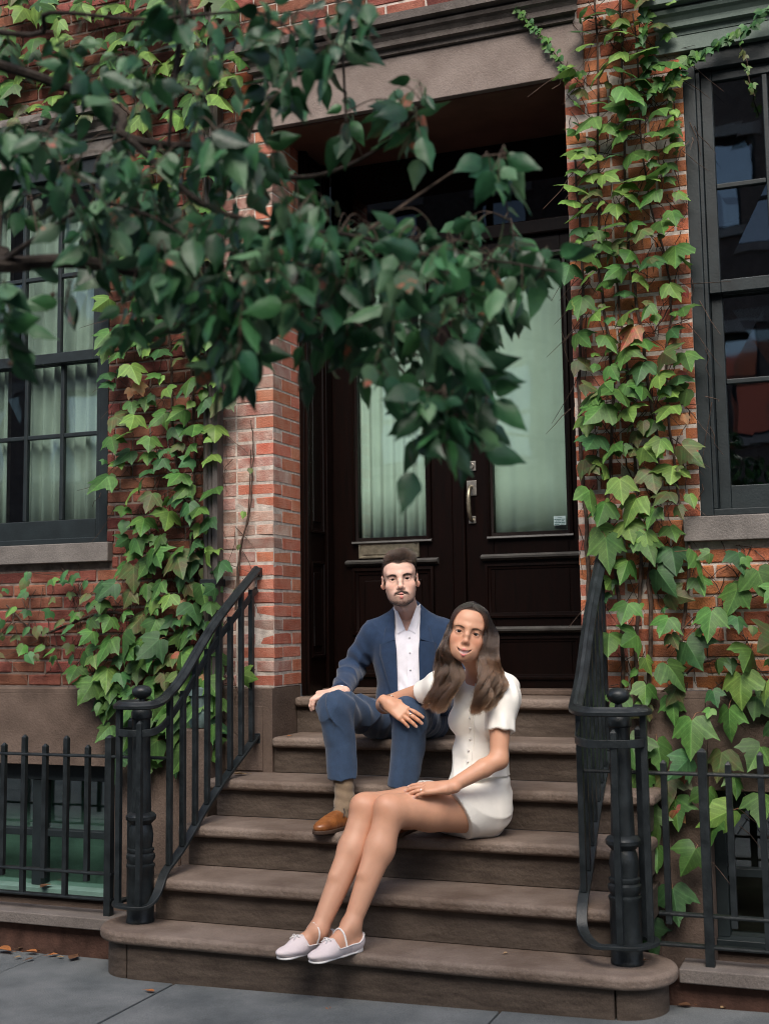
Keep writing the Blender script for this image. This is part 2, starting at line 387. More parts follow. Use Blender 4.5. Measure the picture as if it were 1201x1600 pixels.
# ---- windows
WOODL = mat('window_blind_dark', (.02, .03, .028), .7, .3)
def sash_window(parent, x0, x1, stone_lintel):
    W = under(MB().box(x0, x0+.055, .0, .13, WZ0, WZ1).box(x1-.055, x1, .0, .13, WZ0, WZ1).box(x0+.055, x1-.055, .0, .13, WZ1-.085, WZ1)
              .box(x0+.055, x1-.055, .005, .13, WZ0, WZ0+.03).build('window', FRAME, bevel=.004), parent)
    # beads of the box frame
    MB().box(x0+.0555, x0+.073, .012, .12, WZ0+.031, WZ1-.086).box(x1-.073, x1-.0555, .012, .12, WZ0+.031, WZ1-.086).build('stop_bead', FRAME, W, bevel=.003)
    a, b = x0+.074, x1-.074
    def sash(y, z0, z1, brail, trail, zs):
        s = .05; t = .036
        f = MB().box(a, a+s, y, y+t, z0, z1).box(b-s, b, y, y+t, z0, z1).box(a+s, b-s, y, y+t, z0, z0+brail).box(a+s, b-s, y, y+t, z1-trail, z1)
        f.build('sash', FRAME, W, bevel=.004)
        ga, gb, gz0, gz1 = a+s, b-s, z0+brail, z1-trail
        m = .024
        wv = (gb-ga-2*m)/3
        for k in (1, 2):
            x = ga+k*wv+(k-1)*m
            MB().box(x, x+m, y+.004, y+t-.002, gz0, gz1).build('muntin', FRAME, W, bevel=.005)
        for k in range(3):
            x = ga+k*(wv+m)
            MB().box(x, x+wv, y+.0045, y+t-.0025, zs-m/2, zs+m/2).build('muntin', FRAME, W, bevel=.005)
            for q0, q1 in ((gz0, zs-m/2), (zs+m/2, gz1)):
                d1, d2 = rng.uniform(-.0012, .0012), rng.uniform(-.0012, .0012)
                yy = y+.018
                MB().add([(x, yy+d1, q0), (x+wv, yy-d1, q0), (x+wv, yy+d2, q1), (x, yy-d2, q1),
                          (x, yy+d1+.003, q0), (x+wv, yy-d1+.003, q0), (x+wv, yy+d2+.003, q1), (x, yy-d2+.003, q1)],
                         [(0,1,2,3),(7,6,5,4),(0,4,5,1),(1,5,6,2),(2,6,7,3),(3,7,4,0)]).build('pane', GLASSW, W)
    sash(.075, WZ0+.031, 2.915, .105, .055, 2.468)
    sash(.035, 2.862, WZ1-.086, .058, .05, 3.35)
    return W
sash_window(hl, *LWIN, True); sash_window(hr, *RWIN, False)
under(MB().box(LWIN[0]-.09, LWIN[1]+.035, -.045, .1, 1.765, 1.8665).build('window_sill', SILLM, bevel=.006), hl)
under(MB().box(RWIN[0]-.072, RWIN[1]+.07, -.045, .1, 1.757, 1.8655).build('window_sill', SILLM, bevel=.006), hr)
under(MB().box(LWIN[0]-.1, LWIN[1]+.1, -.02, .2, 3.977, 4.06).build('window_lintel', SILLM, bevel=.005), hl)
cornice(hl, LWIN[0]-.13, LWIN[1]+.13, 4.061, SILLM, 'window_cornice')
under(MB().box(RWIN[0]-.111, RWIN[1]+.11, -.03, .2, 3.977, 4.05).build('window_lintel', GREENP, bevel=.004), hr)
cornice(hr, RWIN[0]-.15, RWIN[1]+.15, 4.051, GREENP, 'window_cornice')
# rooms behind the glass
def room(parent, x0, x1, z0, z1, y0, y1):
    mb = MB(); v = [(x0,y0,z0),(x1,y0,z0),(x1,y1,z0),(x0,y1,z0),(x0,y0,z1),(x1,y0,z1),(x1,y1,z1),(x0,y1,z1)]
    mb.add(v, [(0,1,2,3),(7,6,5,4),(1,0,4,5)[::-1][:0] or (2,1,5,6),(3,2,6,7),(0,3,7,4)])
    return under(mb.build('interior', ROOM), parent)
room(hl, -2.6, -.5, 1.3, 4.4, .42, 3.0); room(hr, 1.7, 3.8, 1.2, 4.3, .61, 3.6)
under(MB().box(1.7, RWIN[0], .402, .61, 1.2, 4.3).box(RWIN[1], 3.8, .402, .61, 1.2, 4.3).box(RWIN[0], RWIN[1], .402, .61, 1.2, 1.80).box(RWIN[0], RWIN[1], .402, .61, 4.0, 4.3).build('inner_wall', ROOM), hr)
# basement windows behind the fence
def basement(parent, x0, x1, zt, sill_m, glass_m):
    Wb = under(MB().box(x0, x0+.05, .07, .15, .08, zt-.09).box(x1-.05, x1, .07, .15, .08, zt-.09).box(x0, x1, .06, .15, zt-.0885, zt)
               .box(x0+.05, x1-.05, .075, .14, .33, .365).box((x0+x1)/2-.03, (x0+x1)/2+.03, .065, .145, .081, zt-.091).build('basement_window', FRAME, bevel=.003), parent)
    for a, b in ((x0+.05, (x0+x1)/2-.03), ((x0+x1)/2+.03, x1-.05)):
        for q0, q1 in ((.08, .33), (.365, zt-.09)):
            MB().box(a, b, .1, .104, q0, q1).build('pane', glass_m, Wb)
    MB().box(x0, x1, .02, .2, .035, .0795).build('basement_sill', sill_m, Wb, bevel=.004)
    MB().box(x0, x1, .31, .32, -.1, zt).build('basement_blind', sill_m if sill_m is COPPER2 else ROOM, Wb)  # its pale green, where used, stands in for green reflections in the panes
    under(MB().box(x0, x1, .05, .4, -.1195, .034).build('basement_apron', BST), parent)
COPPER2 = mat('pale_green_paint', (.13, .22, .185), .7, .3, var=.15, scale=9)
basement(hl, -1.94, -.93, .713, COPPER2, GLASSW); basement(hr, 2.06, 3.0, .699, FRAME, GLASSW)

# ---- the doorway: panelled jambs, double door, transom
DY = .62
room(hr, -.05, 1.56, 1.0, 4.0, .86, 3.4)
under(MB().box(-.004, DX1+.004, .02, .9, DTOP+.0005-.012, DTOP-.001).build('door_soffit', SOFFIT), hr)
def frame_mould(x, y, z0, z1, a0, a1, axis, parent, name='moulding', d=.014, wd=.028, mtl=None):
    """picture-frame moulding on a plane; axis 'x': plane y const, a = x; axis 'y': plane x const, a = y"""
    prof = [(0, 0), (wd, 0), (wd*.95, d*.35), (wd*.6, d*.5), (wd*.45, d), (wd*.1, d*.9)]
    corners = [(a0, z0, 1, 1), (a1, z0, -1, 1), (a1, z1, -1, -1), (a0, z1, 1, -1)]
    rings = []
    for ca, cz, sa, sz in corners:
        ring = []
        for p, q in prof:
            aa, zz = ca+sa*p, cz+sz*p
            ring.append((aa, y-q, zz) if axis == 'x' else (x+q, aa, zz))
        rings.append(ring)
    return MB().loft(rings, closed=True).build(name, mtl or WOOD, parent, smooth=True, angle=25)
# jamb linings
for sx, xw in ((1, .0), (-1, DX1)):
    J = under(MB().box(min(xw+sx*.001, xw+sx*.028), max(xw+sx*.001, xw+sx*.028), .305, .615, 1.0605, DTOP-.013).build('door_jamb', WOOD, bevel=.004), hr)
    MB().box(min(xw-sx*.002, xw+sx*.045), max(xw-sx*.002, xw+sx*.045), .312, .345, 1.0605, DTOP-.014).build('jamb_bead', WOOD, J, bevel=.006)
    MB().box(min(xw+sx*.0285, xw+sx*.05), max(xw+sx*.0285, xw+sx*.05), .545, .6155, 1.0605, DTOP-.014).build('jamb_stop', WOOD, J, bevel=.005)
    if sx > 0:
        for z0, z1 in ((1.25, 1.755), (1.90, 3.32), (3.45, 3.9)):
            frame_mould(.0285, 0, z0, z1, .362, .532, 'y', J)
            MB().box(.0287, .036, .40, .495, z0+.06, z1-.06).build('raised_panel', WOOD, J, bevel=.004)
# leaves
def leaf_door(x0, x1, g0, g1, left):
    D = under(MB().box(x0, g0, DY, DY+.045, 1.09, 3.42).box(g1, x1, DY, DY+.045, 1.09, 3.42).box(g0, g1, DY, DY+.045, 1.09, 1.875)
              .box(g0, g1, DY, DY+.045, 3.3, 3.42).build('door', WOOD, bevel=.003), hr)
    frame_mould(0, DY, 1.845, 3.33, g0-.03, g1+.03, 'x', D, 'glass_moulding', d=.02, wd=.034)
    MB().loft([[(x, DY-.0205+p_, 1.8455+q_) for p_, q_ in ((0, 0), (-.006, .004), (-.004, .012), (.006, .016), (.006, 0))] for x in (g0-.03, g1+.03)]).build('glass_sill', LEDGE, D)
    MB().box(g0, g1, DY+.02, DY+.026, 1.875, 3.3).build('glass_pane', GLASSD, D)
    return D
DL = leaf_door(.05, .728, .196, .588, True); DR = leaf_door(.802, 1.478, .95, 1.34, False)
as_ = MB().box(.7285, .8015, DY-.02, DY+.03, 1.09, 3.42); under(as_.build('astragal', WOOD, bevel=.012), hr)
under(MB().box(.03, 1.4985, DY-.03, DY+.06, 3.4205, 3.50).build('transom_bar', WOOD, bevel=.01), hr)
under(MB().box(.051, 1.477, DY+.02, DY+.027, 3.5005, DTOP-.014).build('transom_pane', glass('dark_transom_glass', (.12, .14, .13)), smooth=False), hr)
for a_, b_ in ((.029, .0495), (1.4785, 1.4995)): under(MB().box(a_, b_, DY-.001, DY+.05, 1.0890, 3.42).build('door_frame', WOOD), hr)
under(MB().box(.029, 1.4995, .50, .9, 1.0612, 1.0885).build('threshold', BST, bevel=.006), hr)
# panels and ledges
frame_mould(0, DY, 1.36, 1.72, .16, .625, 'x', DL, 'panel_moulding', d=.018, wd=.04)
MB().box(.23, .555, DY-.008, DY-.0005, 1.43, 1.65).build('door_panel', WOOD, DL, bevel=.006)
frame_mould(0, DY, 1.14, 1.3, .16, .625, 'x', DL, 'panel_moulding', d=.018, wd=.04)
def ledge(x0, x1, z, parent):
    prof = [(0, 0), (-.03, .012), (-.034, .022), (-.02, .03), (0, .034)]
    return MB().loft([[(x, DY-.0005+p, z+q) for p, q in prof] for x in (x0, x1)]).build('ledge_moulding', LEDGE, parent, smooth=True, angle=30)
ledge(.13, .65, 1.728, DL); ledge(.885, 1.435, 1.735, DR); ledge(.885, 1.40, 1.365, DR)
frame_mould(0, DY, 1.44, 1.72, .9, 1.42, 'x', DR, 'panel_moulding', d=.012, wd=.03); frame_mould(0, DY, 1.13, 1.35, .9, 1.39, 'x', DR, 'panel_moulding', d=.012, wd=.03)
# mail slot, locks, pull handle
ms_ = MB().box(.20, .545, DY-.009, DY-.0003, 1.768, 1.858).build('mail_slot', BRASS, DL, bevel=.003)
frame_mould(0, DY-.009, 1.768, 1.858, .20, .545, 'x', ms_, 'slot_rim', d=.005, wd=.014, mtl=BRASS)
MB().box(.225, .52, DY-.0135, DY-.0093, 1.787, 1.84).build('slot_flap', BRASS, ms_, bevel=.003)
hx = .838
MB().box(hx-.026, hx+.026, DY-.008, DY-.0003, 2.205, 2.257).build('deadbolt_plate', STEEL, DR, bevel=.003)
o = MB().tube([(hx, DY-.0083, 2.231), (hx, DY-.017, 2.231)], [.017, .015], 16).build('deadbolt_cylinder', STEEL, DR, smooth=True)
MB().box(hx-.027, hx+.027, DY-.008, DY-.0003, 2.075, 2.155).build('handle_plate', STEEL, DR, bevel=.003)
pa = spline([(hx, DY-.009, 2.125), (hx, DY-.04, 2.115), (hx, DY-.062, 2.07), (hx, DY-.06, 2.0), (hx, DY-.035, 1.955), (hx, DY-.009, 1.945)], 6)
MB().tube(pa, [.008+.004*math.sin(math.pi*i/(len(pa)-1)) for i in range(len(pa))], 10).build('pull_handle', BRASS, DR, smooth=True)
MB().box(hx-.02, hx+.02, DY-.008, DY-.0003, 1.93, 1.97).build('handle_foot_plate', STEEL, DR, bevel=.003)
# paper notice on the glass
nt_ = MB().box(1.262, 1.325, DY+.0175, DY+.0192, 1.905, 1.952).build('notice_sticker', mat('sticker_paper', (.34, .45, .46), .6), DR)
tx = MB()
for k, ws in enumerate(((.0, .4), (.02, .2, .24, .62, .68, .98), (.12, .22, .27, .5, .54, .6, .66, .85), (.02, .3, .33, .6, .63, .97), (.02, .2, .24, .46, .6, .96))):
    z = 1.9435-.0083*k
    for a, b in zip(ws[::2], ws[1::2]):
        sh = .3 if k == 0 else 0
        tx.box(1.264+.059*(a+sh), 1.264+.059*(b+sh), DY+.0170, DY+.01745, z-(.0022 if k else .001), z+(.0018 if k else .001))
tx.build('sticker_print', mat('sticker_ink', (.03, .09, .09), .7), nt_)

# curtains (things of their own)
def curtain(name, label, x0, x1, y, z0, z1, m, amp=.014, waves=9, seed=1, group=None):
    r = random.Random(seed); nx = waves*10; ph = [r.uniform(-.5, .5) for _ in range(waves+2)]; v = []; f = []
    for j, z in enumerate(np.linspace(z0, z1, 6)):
        for i in range(nx+1):
            t = i/nx; k = t*waves
            v.append((x0+(x1-x0)*t+.004*math.sin(k*2.3+j*.3), y+amp*(math.sin(2*math.pi*k+ph[int(k)])+.4*math.sin(2*math.pi*k*.37+seed+j*.12)), z))
    for j in range(5):
        for i in range(nx): a = j*(nx+1)+i; f.append((a, a+1, a+nx+2, a+nx+1))
    o = MB().add(v, f).build(name, m, None, smooth=True, angle=180)
    s = o.modifiers.new('thick', 'SOLIDIFY'); s.thickness = .0015
    tag(o, label, 'curtain', group); return o
curtain('window_curtain', 'pale green linen curtain behind the window panes beside the ivy', -1.62, -.98, .165, 1.85, 3.96, CURT, .022, 9, 3)
curtain('window_curtain', 'narrow pale curtain half cut off behind the many-paned window', -1.98, -1.74, .165, 1.85, 3.96, CURT, .02, 4, 8)
curtain('door_curtain', 'pleated sheer curtain behind the door glass above the mail slot', .16, .62, DY+.046, 1.84, 3.34, CURTG, .010, 7, 5)
curtain('door_curtain', 'smooth sheer curtain behind the door glass with the notice', .92, 1.37, DY+.042, 1.84, 3.34, CURTG, .005, 5, 6)
# seat cushions inside the other window
CUSH = mat('tan_leather', (.36, .17, .08), .5, .4, var=.15, scale=8)
for i, (a, b, lab) in enumerate(((2.16, 2.43, 'tan cushion inside the window, next to the brick'), (2.437, 2.72, 'tan cushion inside the window, cut by the picture edge'))):
    mb = MB()
    prof = [(0, 0), (.02, .055), (.06, .072), (.5, .08), (.94, .072), (.98, .055), (1, 0)]
    mb.loft([[(a+(b-a)*(.5+(p-.5)*s), y, 1.93+q*s2) for p, q in prof] for y, s, s2 in ((.26, .9, .8), (.28, 1, 1), (.5, 1, 1), (.53, .9, .8))])
    o = mb.build('seat_cushion', CUSH, None, smooth=True, angle=60); tag(o, lab, 'cushion', 'window seat cushions')
under(MB().box(2.1, 3.2, .23, .8, 1.85, 1.928).build('window_seat', ROOM), hr)

# ---- downpipe between the houses
dp = empty('downpipe', (-.316, -.05, .95)); tag(dp, 'brown grooved downpipe running up the wall beside the ivy', 'downpipe')
prof = [(-.04, -.03), (-.022, -.045), (-.012, -.034), (.0, -.045), (.012, -.034), (.022, -.045), (.04, -.03), (.04, .03), (-.04, .03)]
mb = MB().loft([[(-.316+p, -.045+q, z) for p, q in prof] for z in (1.1, 9.0)]); under(mb.build('pipe', PIPE), dp)
for z in (1.62, 2.75, 3.9):
    under(MB().box(-.364, -.268, -.096, -.003, z, z+.035).build('pipe_bracket', IRON, bevel=.004), dp)
under(MB().lathe([(.045, .93), (.052, .95), (.052, 1.0), (.043, 1.01), (.043, 1.08), (.056, 1.085), (.056, 1.12), (.04, 1.125)], -.36, -.1, 16).build('pipe_boot', COPPER, smooth=True), dp)
pb = MB().box(-.43, -.285, -.16, -.031, -.9, .925).build('stone_pedestal', BST, bevel=.012); tag(pb, 'brownstone block standing under the iron pipe boot', 'stone block')

# ================================================================ THE HOUSE ACROSS THE STREET (seen in the window glass)
OPB = mat('opposite_brick', (.17, .125, .105), .9, .2, var=.3, scale=9, fine=.25, bump=.004, bscale=60)
OPS = mat('opposite_stone', (.4, .35, .31), .9, .2, var=.15, scale=5)
PANE = mat('opposite_pane', (.03, .035, .04), .04, 1.0); PANE.node_tree.nodes['Principled BSDF'].inputs['IOR'].default_value = 3.2
op = empty('opposite_townhouse', (.85, -15.3, 0)); tag(op, 'brown brick house mirrored in the window panes', 'house')
cols = [.85+2.15*k for k in range(-8, 7)]; rws = [(1.2, 3.0), (4.4, 6.2), (7.72, 9.45)]
ww = .95; mb = MB(); xa, xb = cols[0]-1.1, cols[-1]+1.1; zs = [0]+[q for r in rws for q in r]+[11.2]
for z0, z1 in zip(zs[::2], zs[1::2]): mb.box(xa, xb, -16.5, -15.3, z0, z1)
for z0, z1 in rws:
    e = [xa]+[q for c in cols for q in (c-ww/2, c+ww/2)]+[xb]
    for a, b in zip(e[::2], e[1::2]): mb.box(a, b, -16.5, -15.3, z0, z1)
under(mb.build('house_wall', OPB), op)
for c in cols:
    for z0, z1 in rws:
        fr = under(MB().box(c-ww/2, c-ww/2+.06, -15.5, -15.4, z0, z1).box(c+ww/2-.06, c+ww/2, -15.5, -15.4, z0, z1).box(c-ww/2+.06, c+ww/2-.06, -15.5, -15.4, z1-.07, z1)
                   .box(c-ww/2+.06, c+ww/2-.06, -15.5, -15.4, z0, z0+.07).box(c-ww/2+.06, c+ww/2-.06, -15.5, -15.41, (z0+z1)/2-.035, (z0+z1)/2+.035).build('window_frame', FRAME), op)
        for q0, q1 in ((z0+.07, (z0+z1)/2-.035), ((z0+z1)/2+.035, z1-.07)):
            MB().add([(c-ww/2+.06, -15.47, q0), (c+ww/2-.06, -15.47, q0), (c+ww/2-.06, -15.47, q1), (c-ww/2+.06, -15.47, q1)], [(3, 2, 1, 0)]).build('pane', PANE, fr)
        under(MB().box(c-ww/2-.1, c+ww/2+.1, -15.6, -15.22, z0-.14, z0-.001).build('stone_sill', OPS), op)
        under(MB().box(c-ww/2-.12, c+ww/2+.12, -15.6, -15.25, z1+.001, z1+.22).build('stone_lintel', OPS), op)
under(MB().box(xa, xb, -16.4, -14.9, 11.201, 11.7).build('roof_cornice', OPS), op)

# ================================================================ STOOP
st = empty('stoop', (.84, -.5, 0)); tag(st, 'brownstone stoop of six steps with rounded bottom ends', 'stoop')
TY = [.2467, -.0099, -.2815, -.5447, -.8228, -1.0409]; TZ = [1.0608, .8835, .7122, .5409, .3646, .1893]; NO, TH = .038, .05
def arc(cx, cy, r, a0, a1, n=10): return [(cx+r*math.cos(R_(a0+(a1-a0)*k/n)), cy+r*math.sin(R_(a0+(a1-a0)*k/n))) for k in range(n+1)]
for i in range(6):
    zt, y = TZ[i], TY[i]; zb = TZ[i+1] if i < 5 else -.05
    back = .9 if i == 0 else (.28 if i == 1 else .0)
    x0, x1 = (.002, DX1-.002) if i < 2 else (-.16+.004*math.sin(i*2.1), 1.84)
    if i < 5:
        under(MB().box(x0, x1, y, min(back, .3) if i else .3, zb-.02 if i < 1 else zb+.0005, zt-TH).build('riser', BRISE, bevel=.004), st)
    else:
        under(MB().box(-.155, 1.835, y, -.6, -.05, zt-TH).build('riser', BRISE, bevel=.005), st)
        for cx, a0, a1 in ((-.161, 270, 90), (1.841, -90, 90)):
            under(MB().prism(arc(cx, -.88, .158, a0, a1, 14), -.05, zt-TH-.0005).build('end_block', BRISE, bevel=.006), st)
    e = .0 if i < 2 else .04
    if i < 5:
        yb = (TY[i-1]+.02) if i > 0 else .62
        poly = [(x0-e, y-NO), (x1+e, y-NO), (x1+e, yb), (x0-e, yb)]
        if i == 0: poly = [(x0, y-NO), (x1, y-NO), (x1, .62), (x0, .62)]
        # worn front edge: a few extra points, never quite straight
        n = 14; fr = [(x0-e+(x1-x0+2*e)*k/n, y-NO+rng.uniform(-.003, .003)) for k in range(n+1)]
        poly = fr+poly[2:]
        o = MB().prism(poly, zt-TH, zt)
    else:
        o = MB().prism(arc(-.16, -.878, .195, 270, 90, 12)[::-1][:0]+[(-.16, -.683)]+arc(-.16, -.878, .195, 90, 270, 16)[1:]+[(1.84*k/8-.16+.16*k/8, -1.0735+rng.uniform(-.002, .002)) for k in range(1, 8)]+arc(1.84, -.878, .195, -90, 90, 16), zt-TH, zt)
    under(o.build('tread', BSTEP, bevel=.02, seg=4), st)
# areaway kerb walls and copings
COPE = mat('coping_stone', (.12, .102, .092), .85, .25, col2=(.17, .148, .134), scale=5, bump=.003, bscale=100, fine=.2)
BASEW = mat('red_brown_base', (.075, .04, .03), .9, .2, var=.35, scale=10, bump=.004, bscale=80)
for x0, x1, lab in ((-4.6, -.345, 'low stone coping under the short fence by the pale basement window'), (2.03, 4.6, 'low stone coping under the fence in front of the dark basement window')):
    cw = empty('area_wall', ((x0+x1)/2, -.77, 0)); tag(cw, lab, 'low wall', 'low walls along the pavement')
    under(MB().box(x0-.1 if x0 > 0 else x0, x1 if x0 > 0 else x1+.1, -.80, -.70, -1.0, .1245).build('wall_base', BASEW, bevel=.004), cw)
    n = 3; L = (x1-x0)/n
    for k in range(n):
        a, b = x0+k*L+.002, x0+(k+1)*L-.002
        under(MB().box(a, b, -.845, -.685, .125, .176).build('coping', COPE, bevel=.006), cw)

# ================================================================ IRONWORK
def newel(parent, cx, cy):
    prof = [(.068, .186), (.07, .19), (.069, .20), (.066, .205), (.066, .41), (.07, .415), (.07, .425), (.06, .43), (.064, .44), (.071, .452), (.07, .466), (.06, .473), (.066, .483), (.066, .49),
            (.056, .494), (.060, .52), (.062, .545), (.057, .575), (.05, .59), (.058, .598), (.074, .612), (.075, .625), (.066, .636), (.05, .642), (.05, .66), (.046, .80), (.0445, .95), (.044, 1.03),
            (.051, 1.036), (.052, 1.06), (.046, 1.068), (.046, 1.085), (.03, 1.098), (.017, 1.106), (.015, 1.118)]
    prof = [(a*.86, b) for a, b in prof]
    n = under(MB().lathe(prof, cx, cy, 28).build('newel_post', IRON, smooth=True, angle=35), parent)
    MB().lathe([(.012, 1.116), (.026, 1.122), (.038, 1.132), (.043, 1.145), (.041, 1.157), (.032, 1.167), (.018, 1.173), (.004, 1.175)], cx, cy, 24).build('finial', IRON, n, smooth=True)
    return n
def railing(sgn, xw, nx, label):
    """sgn -1: railing beside the left wall pier, +1: the other"""
    ny = -.88; rt = empty('stair_railing', (nx, ny, .19)); tag(rt, label, 'railing', 'stoop railings')
    newel(rt, nx, ny)
    di = .09 if sgn < 0 else .165; xi = nx-sgn*di
    def path(zw, zm, zs, r, b=0.0):
        a = [(xw, -.02, zw), (xw+(xi-xw)*.45, -.42, zw+(zm-zw)*.5), (xw+(xi-xw)*.8, -.70, zm+.02)]
        if sgn > 0: ring = [(xi, -.845, zs+.03+b), (xi+.014, -.915, zs+.006+b*.35), (xi+.07, -.98, zs), (nx-.03, ny-r*1.12, zs), (nx+r*.55, ny-r*.95, zs), (nx+r, ny-.02, zs), (nx+r*.9, ny+r*.45, zs), (nx+r*.5, ny+r*.75, zs)]
        else: ring = [(xi, -.83, zs+.035+b), (nx-sgn*r*.97, ny-.03, zs+.008+b*.35), (nx-sgn*r*.72, ny-r*.72, zs), (nx, ny-r*1.02, zs), (nx+sgn*r*.72, ny-r*.72, zs), (nx+sgn*r, ny, zs), (nx+sgn*r*.8, ny+r*.5, zs), (nx+sgn*r*.45, ny+r*.75, zs)]
        return spline(a+ring, 7)
    up_ = .0 if sgn < 0 else .03
    top = path(1.70+up_, 1.19, 1.092, .095); mid = path(1.60+up_, 1.085, .978, .094); bot = path(.89, .445, .268, .098, .085)
    hp = [(-.024, -.012), (-.014, -.016), (.014, -.016), (.024, -.012), (.026, 0), (.02, .007), (.012, .011), (.007, .018), (-.007, .018), (-.012, .011), (-.02, .007), (-.026, 0)]
    under(MB().sweep(top, hp).build('handrail', IRON, smooth=True, angle=30), rt)
    under(MB().sweep(mid, rect(.012, .03)[0:4]).build('middle_rail', IRON, bevel=.002), rt)
    under(MB().sweep(bot, rect(.04, .013)).build('bottom_rail', IRON, bevel=.002), rt)
    def at(pth, y):
        P = [p for p in pth[:int(len(pth)*.45)]]
        for p, q in zip(P[:-1], P[1:]):
            if (p[1]-y)*(q[1]-y) <= 0 and p[1] != q[1]:
                t = (y-p[1])/(q[1]-p[1]); return p+(q-p)*t
        return P[-1]
    s = .0115
    def bar(x, y, z0, z1, cap=False):
        mb = MB().box(x-s, x+s, y-s, y+s, z0, z1)
        if cap:
            mb = MB(); mb.loft([[(x-s*k, y-s*k, z), (x+s*k, y-s*k, z), (x+s*k, y+s*k, z), (x-s*k, y+s*k, z)] for k, z in ((1, z0), (1, z1-.012), (.25, z1))])
        under(mb.build('baluster', IRON, bevel=.0015), rt)
    for k, y in enumerate((-.075, -.178, -.283, -.388, -.49, -.593, -.695, -.80)):
        b, m, t = at(bot, y), at(mid, y), at(top, y)
        bar(m[0], y, b[2]+.004, (t[2]-.014) if k % 2 else (m[2]+.032))
    # bars of the volute round the newel
    for ang, full in (((-118, False), (-40, True), (30, False)) if sgn < 0 else ((-92, False), (-12, True), (55, False))):
        a = R_(ang if sgn > 0 else 180-ang); r = .094
        bar(nx+r*math.cos(a), ny+r*math.sin(a), .27, 1.078 if full else 1.03, not full)
    # wall shoes
    for zz, hh in ((1.685, .045), (.875, .05)):
        under(MB().box(xw-.022, xw+.022, -.03, .004, zz-hh/2, zz+hh/2).build('wall_shoe', IRON, bevel=.003), rt)
    return rt
railing(-1, -.085, -.195, 'black iron stoop railing bolted to the pale pink brick pier')
railing(1, 1.64, 1.855, 'black iron stoop railing with newel beside the wide green vine')
def fence(x0, x1, post, picks, label, dirn, endx):
    y = -.78; fe = empty('area_fence', ((x0+x1)/2, y, .176)); tag(fe, label, 'fence', 'area fences')
    for z, n_, e in ((.857, 'rail', endx), (.352, 'rail', None), (.243, 'rail', None)):
        a, b = x0, x1
        if e is not None:
            if dirn < 0: b = e
            else: a = e
        under(MB().sweep([(a, y, z), (b, y, z)], [(-.013, -.006), (.013, -.006), (.015, 0), (.013, .006), (-.013, .006), (-.015, 0)]).build('rail', IRON, smooth=False), fe)
    def bar(x, z0, z1, s, nm):
        mb = MB(); mb.loft([[(x-s*k, y-s*k, z), (x+s*k, y-s*k, z), (x+s*k, y+s*k, z), (x-s*k, y+s*k, z)] for k, z in ((1, z0), (1, z1-.012), (.2, z1))])
        under(mb.build(nm, IRON, bevel=.0015), fe)
    for p in post: bar(p, .17, .951, .0165, 'post')
    for k, (x, tall) in enumerate(picks): bar(x, .247 if tall else .315, .944 if tall else .906, .0112, 'picket')
fence(-4.6, -.40, [-.42, -2.2, -4.0], [(-.535-.1135*k, k % 2 == 1) for k in range(14)], 'short black iron fence in front of the pale green basement window', -1, -.11)
fence(1.96, 4.6, [2.137, 3.9], [(1.995, False)]+[(2.228+.1135*k, k % 2 == 1) for k in range(14)], 'black iron fence with vine leaves behind it, dark basement window beyond', 1, 1.68)

# ================================================================ BOSTON IVY ON THE WALLS
def leafmat(name, a, b, rand, rough=.5, trans=.28, spec=.35):
    m = mat(name, a, rough, spec, col2=b, scale=24, detail=3, rand=rand, trans=trans, bump=.0008, bscale=140, fine=.1)
    n = m.node_tree.nodes; l = m.node_tree.links; p = n['Principled BSDF']; src_ = p.inputs['Base Color'].links[0].from_socket
    # paler veins from the stalk to the three points, from the leaf's own coordinates
    uv = n.new('ShaderNodeUVMap'); uv.uv_map = 'leaf'; sx = n.new('ShaderNodeSeparateXYZ'); l.new(uv.outputs[0], sx.inputs[0])
    def mth(op, *args):
        q = n.new('ShaderNodeMath'); q.operation = op
        for i, v in enumerate(args):
            if isinstance(v, (int, float)): q.inputs[i].default_value = v
            else: l.new(v, q.inputs[i])
        return q.outputs[0]
    ax = mth('ABSOLUTE', sx.outputs[0]); z = sx.outputs[1]
    d1 = mth('ABSOLUTE', ax)
    d2 = mth('ABSOLUTE', mth('ADD', mth('MULTIPLY', ax, .57), mth('MULTIPLY', z, .82)))
    saw = mth('ABSOLUTE', mth('SUBTRACT', mth('FRACT', mth('MULTIPLY', mth('ADD', z, mth('MULTIPLY', ax, .9)), 5.5)), .5))
    d3 = mth('MULTIPLY', saw, .22)
    v = mth('MINIMUM', mth('MINIMUM', d1, d2), mth('ADD', d3, .012))
    mr = n.new('ShaderNodeMapRange'); l.new(v, mr.inputs[0]); mr.inputs[1].default_value = .008; mr.inputs[2].default_value = .035; mr.inputs[3].default_value = 1.45; mr.inputs[4].default_value = .94
    mx = n.new('ShaderNodeMix'); mx.data_type = 'RGBA'; mx.blend_type = 'MULTIPLY'; mx.inputs[0].default_value = 1; l.new(src_, mx.inputs[6]); l.new(mr.outputs[0], mx.inputs[7]); l.new(mx.outputs[2], p.inputs['Base Color'])
    return m
IV_G = leafmat('ivy_green', (.052, .13, .028), (.082, .175, .04), .4)
IV_Y = leafmat('ivy_yellow_green', (.105, .2, .042), (.15, .25, .055), .3)
IV_D = leafmat('ivy_deep_green', (.032, .092, .032), (.05, .125, .042), .3)
IV_R = leafmat('ivy_turning_red', (.32, .06, .045), (.2, .14, .05), .25)
IV_O = leafmat('ivy_dry_orange', (.36, .16, .07), (.3, .2, .11), .25)
IV_B = leafmat('ivy_bronzed', (.1, .085, .035), (.07, .13, .04), .3)
PETI = mat('petiole', (.22, .11, .06), .6, .3, var=.3, scale=30)
STEM = mat('vine_stem', (.075, .05, .038), .85, .2, var=.45, scale=30, bump=.004, bscale=90)
